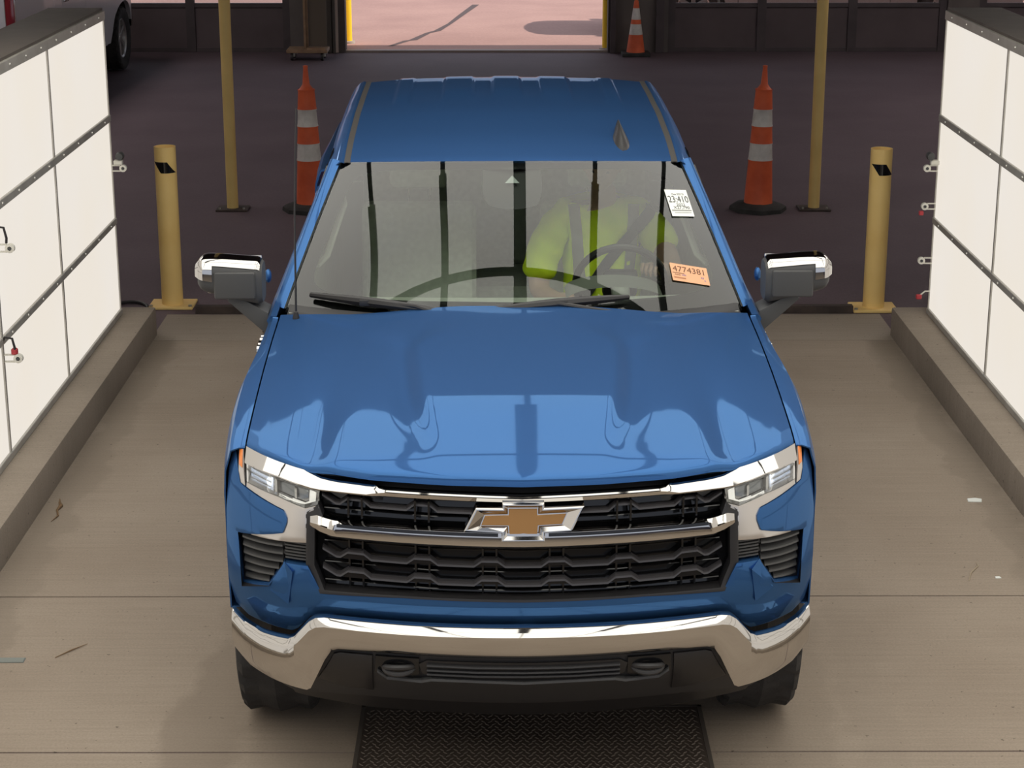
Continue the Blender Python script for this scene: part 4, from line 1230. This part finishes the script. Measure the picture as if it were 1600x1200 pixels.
# ---------------- wheels
def make_wheel(cx, cy, s):
    w = empty('wheel'); w.parent = truck; w.location = (cx, cy, WR)
    pr = [(.235, -.10), (.30, -.125), (.355, -.135), (.382, -.128), (.398, -.11), (.404, -.06), (.405, 0), (.404, .06), (.398, .11), (.382, .128), (.355, .135), (.30, .125), (.235, .10)]
    def mod(i, k):
        if 3 <= i <= 9: return -.016 if ((k + (2 if i in (4, 8) else 0) + i) % 4 == 0 or i in (5, 7)) and i != 6 else 0
        return 0
    mesh_obj('tire', lathe(pr, 96, 'x', rad_mod=mod), RUBBER, w, angle=25)
    o = s
    mesh_obj('rim', lathe([(.235, -.10 * o), (.240, .085 * o), (.250, .10 * o), (.243, .105 * o), (.225, .09 * o), (.215, .02 * o)], 48, 'x'), ALLOY, w)
    for k in range(6):
        a = k * math.pi / 3
        vf = bevel(box(-.022, .022, -.030, .030, .04, .235), .008, 1)
        M4 = Matrix.Translation((.062 * o, 0, 0)) @ Matrix.Rotation(a, 4, 'X')
        mesh_obj('spoke', xf(vf, M4), ALLOY, w)
    mesh_obj('hub_cap', lathe([(.0001, .095 * o), (.055, .09 * o), (.075, .07 * o), (.08, .04 * o)], 24, 'x'), ALLOY, w)
    mesh_obj('brake_disc', lathe([(.0001, .0), (.17, .0), (.17, -.02 * o), (.0001, -.02 * o)], 32, 'x'), DARKGREY, w)
for s in (1, -1):
    for ax in (AX1, AX2):
        make_wheel(s * .865, ax, s)

# ================================================================ copies of the body for the other two vehicles (before the cabin is fitted)
def copy_tree(o, parent=None):
    c = o.copy(); COL.objects.link(c); c.parent = parent
    for ch in list(o.children): copy_tree(ch, c)
    return c
def repaint(o, m):
    if o.type == 'MESH' and o.material_slots and o.material_slots[0].material == PAINT:
        o.material_slots[0].link = 'OBJECT'; o.material_slots[0].material = m
    for ch in o.children: repaint(ch, m)
def prune(o, names):
    for ch in list(o.children):
        if ch.name.split('.')[0] in names:
            for g in list(ch.children): bpy.data.objects.remove(g)
            bpy.data.objects.remove(ch)
white = copy_tree(truck); white.location = (-5.80, 25.62, 0); white.rotation_euler = (0, 0, math.pi - .03)
prune(white, ('bowtie_emblem', 'nameplate_letter', 'antenna_mast'))
repaint(white, WHITE_PAINT)
tag(white, 'white pickup truck parked behind the left light wall', 'pickup truck')
outp = copy_tree(truck); outp.location = (1.80, 29.55, -.012); outp.rotation_euler = (0, 0, -math.pi / 2)
prune(outp, ('bowtie_emblem', 'nameplate_letter', 'antenna_mast'))
repaint(outp, SILVER_PAINT)
tag(outp, 'silver pickup parked outside right of the doorway, its shadow on the pavement', 'pickup truck')

# ================================================================ cabin of the blue truck
wiper((-.90, .085), (-.30, .040), (-.22, -.01), 'l')
wiper((-.12, .050), (.50, .105), (.55, -.01), 'r')

P('dashboard', join(grid(lambda a, b: (lambda u: (lerp(-.84, .84, a), lerp(ws(u, .02)[1] + .02, 2.20, b), lerp(1.285, 1.27, b) + .03 * math.sin(math.pi * b) - .05 * b ** 4))(lerp(-.93, .93, a)), 40, 12),
                    grid(lambda a, b: (lerp(-.84, .84, a), 2.20 + .05 * math.sin(math.pi * b), lerp(1.22, .80, b)), 10, 8)), INT)
P('instrument_hood', grid(lambda a, b: (.42 + .20 * math.cos(math.pi * a), lerp(2.02, 2.24, b), 1.27 + .055 * math.sin(math.pi * a)), 16, 6), mat('dark_dash_plastic', (.12, .125, .11), .7))
for s in (1, -1):
    P('door_trim', sided(join(box(.86, .885, 1.72, 4.15, .60, 1.30)), s), INT, smooth=False)
    P('pillar_trim', sided(grid(lambda a, b: (lambda i0: (lerp(i0[0] - .05, i0[0] + .012, a), lerp(i0[1] + .05, i0[1] + .07, a), lerp(i0[2] - .03, i0[2] - .01, a)))(ws(1, b)), 4, 16), s), LINER)
P('rear_trim', box(-.86, .86, 4.15, 4.19, .62, 1.36), LINER, smooth=False)
P('cabin_floor', box(-.85, .85, 1.75, 4.2, .58, .62), INT, smooth=False)
P('headliner', grid(lambda a, b: (lambda x: (lambda p: (p[0], p[1] + .04 * (1 - b), p[2] - .035))(roof_pt(x, b * .97)))(lerp(-.67, .67, a)), 24, 20), LINER)
def seat(x, w, y0, name='seat'):
    lift = .12 if w > .8 else 0
    t = P(name, rbox(x - w / 2, x + w / 2, y0 - .28, y0 + .25, .70, .86 + lift, .05, 3), SEAT)
    M4 = Matrix.Translation((x, y0 + .28, .84 + lift)) @ Matrix.Rotation(R(-14), 4, 'X')
    mesh_obj('seat_back', xf(rbox(-w / 2, w / 2, -.07, .07, 0, .60, .05, 3), M4), SEAT, t)
    n = 1 if w < .8 else 3
    for k in range(n):
        xx = 0 if n == 1 else lerp(-.5, .5, k / 2)
        mesh_obj('headrest', xf(rbox(xx - .14, xx + .14, -.055, .055, .66, .83, .045, 3), M4), SEAT, t)
        mesh_obj('headrest_post', xf(join(tube([(xx - .05, 0, .58), (xx - .05, 0, .68)], .007, 8), tube([(xx + .05, 0, .58), (xx + .05, 0, .68)], .007, 8)), M4), CHROME, t)
    return t
seat(-.42, .54, 2.92); seat(.42, .54, 2.92)
seat(0, 1.46, 3.72, 'rear_bench')
sw = P('steering_wheel', None or xf(tube([(.19 * math.cos(a), 0, .19 * math.sin(a)) for a in np.linspace(0, 2 * math.pi, 40, endpoint=False)], .016, 10, closed=True), Matrix.Translation((.465, 2.40, 1.25)) @ Matrix.Rotation(R(24), 4, 'X')), BLACK)
M4 = Matrix.Translation((.465, 2.40, 1.25)) @ Matrix.Rotation(R(24), 4, 'X')
mesh_obj('hub_pad', xf(rbox(-.075, .075, -.03, .03, -.06, .06, .02, 2), M4), BLACK, sw)
for a in (0, math.pi, -math.pi / 2):
    mesh_obj('wheel_spoke', xf(tube([(.06 * math.cos(a), 0, .06 * math.sin(a)), (.185 * math.cos(a), 0, .185 * math.sin(a))], [.02, .012], 8), M4), BLACK, sw)
mesh_obj('steering_column', tube([(.465, 2.37, 1.23), (.465, 2.15, 1.14)], .04, 12), INT, sw)
# rear view mirror and sensor cover at the top of the glass
pm = ws(0, .80)
sc_ = P('sensor_cover', ([], [])) if False else mesh_obj('sensor_cover', grid(lambda a, b: (lambda u, v: (lambda p: (p[0], p[1] + .006 + .03 * math.sin(math.pi * a) * b, p[2] - .010 - .03 * math.sin(math.pi * a) * (1 - b) * .6))(ws(u, v)))(lerp(-.165, .165, a) * (1 - .22 * (1 - b) ** 4), lerp(.70, .965, b)), 14, 14), DARKGREY, truck)
mesh_obj('sensor_lens', ([(-.03, ws(0, .86)[1] - .001, ws(0, .84)[2] - .004), (.03, ws(0, .86)[1] - .001, ws(0, .84)[2] - .004), (.0, ws(0, .9)[1] - .002, ws(0, .9)[2] - .003)], [[0, 1, 2]]), LAMPGREY, sc_, smooth=False)
rv = mesh_obj('rearview_mirror', rbox(-.125, .125, pm[1] + .13, pm[1] + .165, pm[2] - .075, pm[2] - .005, .014, 2), BLACK, truck)
mesh_obj('mirror_stalk', tube([(0, pm[1] + .14, pm[2] - .03), (0, pm[1] + .06, pm[2] + .0)], .012, 8), BLACK, rv)
# grab handles on the inside of the pillars
for s in (1, -1):
    P('grab_handle', sided(tube([(.80, 2.10, 1.40), (.765, 2.16, 1.43), (.73, 2.28, 1.53), (.705, 2.38, 1.60), (.715, 2.43, 1.64)], [.010, .014, .014, .014, .010], 8), s), LINER)

# paper tags on the glass
def glass_tag(name, u, v, w, h, rot, m, lines, label, sy=1.0, lean=0.0):
    """flat paper stuck inside the glass; lines = (text, size, dx, dy, material, sx)"""
    o = Vector(ws(u, v)); du = (Vector(ws(u + .02, v)) - o).normalized(); dv = (Vector(ws(u, v + .02)) - o); dv = (dv - du * dv.dot(du)).normalized()
    nn = du.cross(dv).normalized()
    if nn.y > 0: nn = -nn
    c, s_ = math.cos(rot), math.sin(rot)
    ax, ay = du * c + dv * s_, (dv * c - du * s_) * sy + (du * c + dv * s_) * lean
    M4 = Matrix.Translation(o + nn * .004) @ Matrix((( ax.x, ay.x, nn.x, 0), (ax.y, ay.y, nn.y, 0), (ax.z, ay.z, nn.z, 0), (0, 0, 0, 1)))
    t = mesh_obj(name, xf(box(-w / 2, w / 2, -h / 2, h / 2, -.0006, 0), M4), m, truck, smooth=False, label=label)
    for (txt, size, dx, dy, mm, sx) in lines:
        if txt.startswith('|'):
            ww = float(txt[1:]); vf = box(-ww / 2, ww / 2, -size / 2, size / 2, 0, .0004)
        else:
            vf = text_mesh(txt, size, .0002, sx=sx)
        mesh_obj('print', xf(shift(vf, (dx, dy, .0005)), M4), mm, t, smooth=False)
glass_tag('windshield_tag', .888, .685, .108, .130, R(-3), PAPER, [
    ('Date 2022 23', .012, .005, .042, INK, .9), ('23:410', .046, .0, .016, INK, .80), ('2022', .018, .004, -.010, INK, 1.2), ('X27,790', .019, .004, -.024, INK, 1.2),
    ('|.095', .006, 0, -.037, mat('grey_print', (.35, .36, .34), .8), 1), ('|.08', .002, .004, -.048, mat('grey_print', (.35, .36, .34), .8), 1)], 'white paper tag reading 23:410', 1.32, .30)
glass_tag('windshield_tag', .811, .226, .160, .098, R(-17), OPAPER, [
    ('4774381', .044, .0, .018, BRINK, .93), ('|.05', .0025, -.050, -.004, BRINK, 1), ('AIAG', .011, -.055, -.014, BRINK, 1.0), ('H03', .011, -.027, -.013, BLINK, 1.0),
    ('|.05', .007, -.047, -.030, mat('tan_print', (.45, .2, .1), .8), 1), ('43', .014, .052, -.014, BLINK, 1), ('K', .012, .062, -.028, BLINK, 1)], 'orange paper tag reading 4774381')

# ================================================================ driver
HIP = Vector((.42, 2.86, .905))
def wloc(v):
    c, s_ = math.cos(TH), math.sin(TH)
    return (TX + c * v[0] - s_ * v[1], TY + s_ * v[0] + c * v[1], v[2])
# joints relative to the hip centre, facing -y
J = [(0, 0, 0), (0, .03, .16), (0, .05, .32), (0, .05, .47), (0, .035, .565), (0, .015, .635), (0, -.01, .70),
     (.165, .05, .535), (.235, -.02, .47), (.285, -.12, .37), (.30, -.20, .315), (.255, -.32, .36), (.19, -.41, .405),
     (-.165, .05, .535), (-.235, .0, .46), (-.285, -.02, .32), (-.29, -.05, .21), (-.22, -.20, .20), (-.14, -.32, .235),
     (.10, -.06, -.01), (.13, -.28, .03), (.15, -.47, .05), (.15, -.52, -.15), (.14, -.55, -.38),
     (-.10, -.06, -.01), (-.13, -.28, .03), (-.15, -.47, .05), (-.15, -.52, -.15), (-.14, -.55, -.38)]
E_ = [(0, 1), (1, 2), (2, 3), (3, 4), (4, 5), (5, 6), (3, 7), (7, 8), (8, 9), (9, 10), (10, 11), (11, 12), (3, 13), (13, 14), (14, 15), (15, 16), (16, 17), (17, 18),
      (0, 19), (19, 20), (20, 21), (21, 22), (22, 23), (0, 24), (24, 25), (25, 26), (26, 27), (27, 28)]
Rr = [(.17, .13), (.165, .125), (.17, .125), (.155, .105), (.075, .075), (.062, .065), (.06, .062),
      .075, .062, .055, .050, .043, .034, .075, .062, .055, .050, .043, .034,
      .10, .088, .070, .058, .045, .10, .088, .070, .058, .045]
body = skin_mesh(J, E_, Rr, 2)
# head with jaw, nose, brow and ears, looking slightly down
def head_vf():
    v, f = ell((0, 0, 0), (.078, .098, .118), 32, 24)
    out = []
    for x, y, z in v:
        if z < 0: x *= 1 - .28 * (-z / .118) ** 1.5; y = y * (1 - .12 * (-z / .118)) if y > 0 else y
        if y < 0:
            n = math.exp(-((x / .014) ** 2 + ((z + .018) / .024) ** 2)); y -= .024 * n
            for sx in (-1, 1):
                y += .010 * math.exp(-(((x - sx * .030) / .015) ** 2 + ((z - .005) / .010) ** 2))
            y -= .006 * math.exp(-((x / .05) ** 2 + ((z - .024) / .010) ** 2))
            y -= .006 * math.exp(-((x / .024) ** 2 + ((z + .056) / .008) ** 2))
            y += .004 * math.exp(-((x / .022) ** 2 + ((z + .064) / .004) ** 2))
        out.append((x, y, z))
    ears = join(ell((.078, .012, -.008), (.010, .020, .030), 10, 8), ell((-.078, .012, -.008), (.010, .020, .030), 10, 8))
    return join((out, f), ears)
HM = Matrix.Translation((-.01, -.02, .775)) @ Matrix.Rotation(R(14), 4, 'X') @ Matrix.Rotation(R(-8), 4, 'Z')
def hand(wr, tip_dir, side, curl):
    """palm and five bent fingers closed round the rim in front of the wrist"""
    wr = Vector(wr); d = Vector(tip_dir).normalized(); up = Vector((0, 0, 1)); lat = d.cross(up).normalized(); up = lat.cross(d).normalized()
    parts = [xf(ell((0, 0, 0), (.042, .048, .017), 14, 8), Matrix.Translation(wr + d * .045) @ Matrix(((lat.x, d.x, up.x, 0), (lat.y, d.y, up.y, 0), (lat.z, d.z, up.z, 0), (0, 0, 0, 1))))]
    for k, L_ in enumerate((.070, .078, .074, .058)):
        b = wr + d * .085 + lat * (-.030 + .020 * k)
        p1 = b + d * L_ * .45 + up * .004; p2 = p1 + d * L_ * .22 - up * L_ * .35 * curl; p3 = p2 - d * L_ * .22 - up * L_ * .25 * curl
        parts.append(tube([tuple(q) for q in (b - d * .02, b, p1, p2, p3)], [.009, .010, .009, .0085, .006], 8))
    b = wr + d * .03 + lat * (-.040 * side)
    parts.append(tube([tuple(b), tuple(b + d * .03 - lat * .018 * side - up * .012), tuple(b + d * .058 - up * .028)], [.012, .011, .007], 8))
    return join(*parts)
handL = hand((.205, -.385, .40), (-.35, -1, .25), 1, 1)
handR = hand((-.155, -.30, .232), (.35, -1, .15), -1, 1)
person = mesh_obj('person', join(body, xf(head_vf(), HM), handL, handR), SKIN, smooth=True, angle=80, loc=wloc(HIP))
person.rotation_euler = (0, 0, TH)
tag(person, 'driver in a neon yellow safety shirt at the steering wheel', 'person')
# hair cap
v, f = ell((0, .008, .012), (.084, .104, .118), 28, 20)
keep = [i for i, p in enumerate(v) if p[2] > .045 - .9 * max(0, p[1]) - (.0 if p[1] < .0 else .0)]
ks = set(keep); idx = {k: n for n, k in enumerate(keep)}
mesh_obj('hair', xf(([v[k] for k in keep], [[idx[i] for i in q] for q in f if all(i in ks for i in q)]), HM), HAIR, person)
for sx in (-1, 1):
    mesh_obj('eye', xf(ell((sx * .030, -.080, .005), (.010, .008, .008), 12, 8), HM), INK, person)
# shirt: torso and short sleeves grown a little larger than the body
SJ = [(0, 0, -.02), (0, .03, .16), (0, .05, .32), (0, .05, .47), (0, .04, .555), (.165, .05, .530), (.238, -.02, .468), (.282, -.10, .395), (-.165, .05, .530), (-.240, .0, .458), (-.283, -.02, .335), (-.29, -.035, .25)]
SE = [(0, 1), (1, 2), (2, 3), (3, 4), (3, 5), (5, 6), (6, 7), (3, 8), (8, 9), (9, 10), (10, 11)]
SR = [(.195, .155), (.19, .15), (.195, .15), (.18, .13), (.088, .09), .098, .088, .090, .098, .088, .084, .086]
sv = skin_mesh(SJ, SE, SR, 3)
rnd = np.random.RandomState(3)
V = []
for x, y, z in sv[0]:
    k = .0045 * math.sin(38 * x + 25 * z + 3 * math.sin(14 * y)) + .003 * math.sin(70 * z - 30 * abs(x))
    V.append((x + k * .5, y - k, z))
shirt = mesh_obj('shirt', (V, sv[1]), HIVIS, person, angle=80, label='neon yellow safety shirt')
tree = BVHTree.FromPolygons([Vector(p) for p in V], sv[1])
def draped(path, w, lift, nseg=26):
    """ribbon laid over the front of the shirt along an (x,z) path"""
    pts = []
    n = len(path) - 1
    for i in range(nseg + 1):
        t = i / nseg * n; k = min(int(t), n - 1); q = t - k
        pts.append((lerp(path[k][0], path[k + 1][0], q), lerp(path[k][1], path[k + 1][1], q)))
    V, Fc = [], []
    for i, (x, z) in enumerate(pts):
        a = pts[max(0, i - 1)]; b = pts[min(nseg, i + 1)]
        d = Vector((b[0] - a[0], b[1] - a[1])).normalized(); nn = Vector((-d.y, d.x))
        for e in (-1, -.33, .33, 1):
            px, pz = x + nn.x * w / 2 * e, z + nn.y * w / 2 * e
            h = tree.ray_cast(Vector((px, -1, pz)), Vector((0, 1, 0)))
            y = h[0].y if h[0] is not None and h[0].y < .12 else (V[-1][1] if V else 0)
            V.append((px, y - lift, pz))
        if i:
            for k in range(3): Fc.append([4 * i - 4 + k, 4 * i - 3 + k, 4 * i + 1 + k, 4 * i + k])
    return V, Fc
mesh_obj('reflective_stripe', draped([(-.135, .60), (-.12, .45), (-.11, .30), (-.08, .12)], .05, .004), REFLECT, shirt)
mesh_obj('reflective_stripe', draped([(.135, .60), (.125, .45), (.115, .30), (.11, .12)], .05, .004), REFLECT, shirt)
mesh_obj('trousers', skin_mesh([(0, 0, -.04), (.10, -.06, -.01), (.13, -.28, .03), (.15, -.47, .05), (.15, -.52, -.15), (.14, -.55, -.36), (-.10, -.06, -.01), (-.13, -.28, .03), (-.15, -.47, .05), (-.15, -.52, -.15), (-.14, -.55, -.36)],
                               [(0, 1), (1, 2), (2, 3), (3, 4), (4, 5), (0, 6), (6, 7), (7, 8), (8, 9), (9, 10)], [(.17, .15), .115, .10, .083, .072, .066, .115, .10, .083, .072, .066], 2), TROUSER, person)
sb = draped([(.23, .60), (.16, .52), (.02, .36), (-.14, .12)], .048, .012)
sb = ([(p[0] + HIP.x, p[1] + HIP.y, p[2] + HIP.z) for p in sb[0]], sb[1])
P('seat_belt', solidify(sb, .002), DARKGREY)
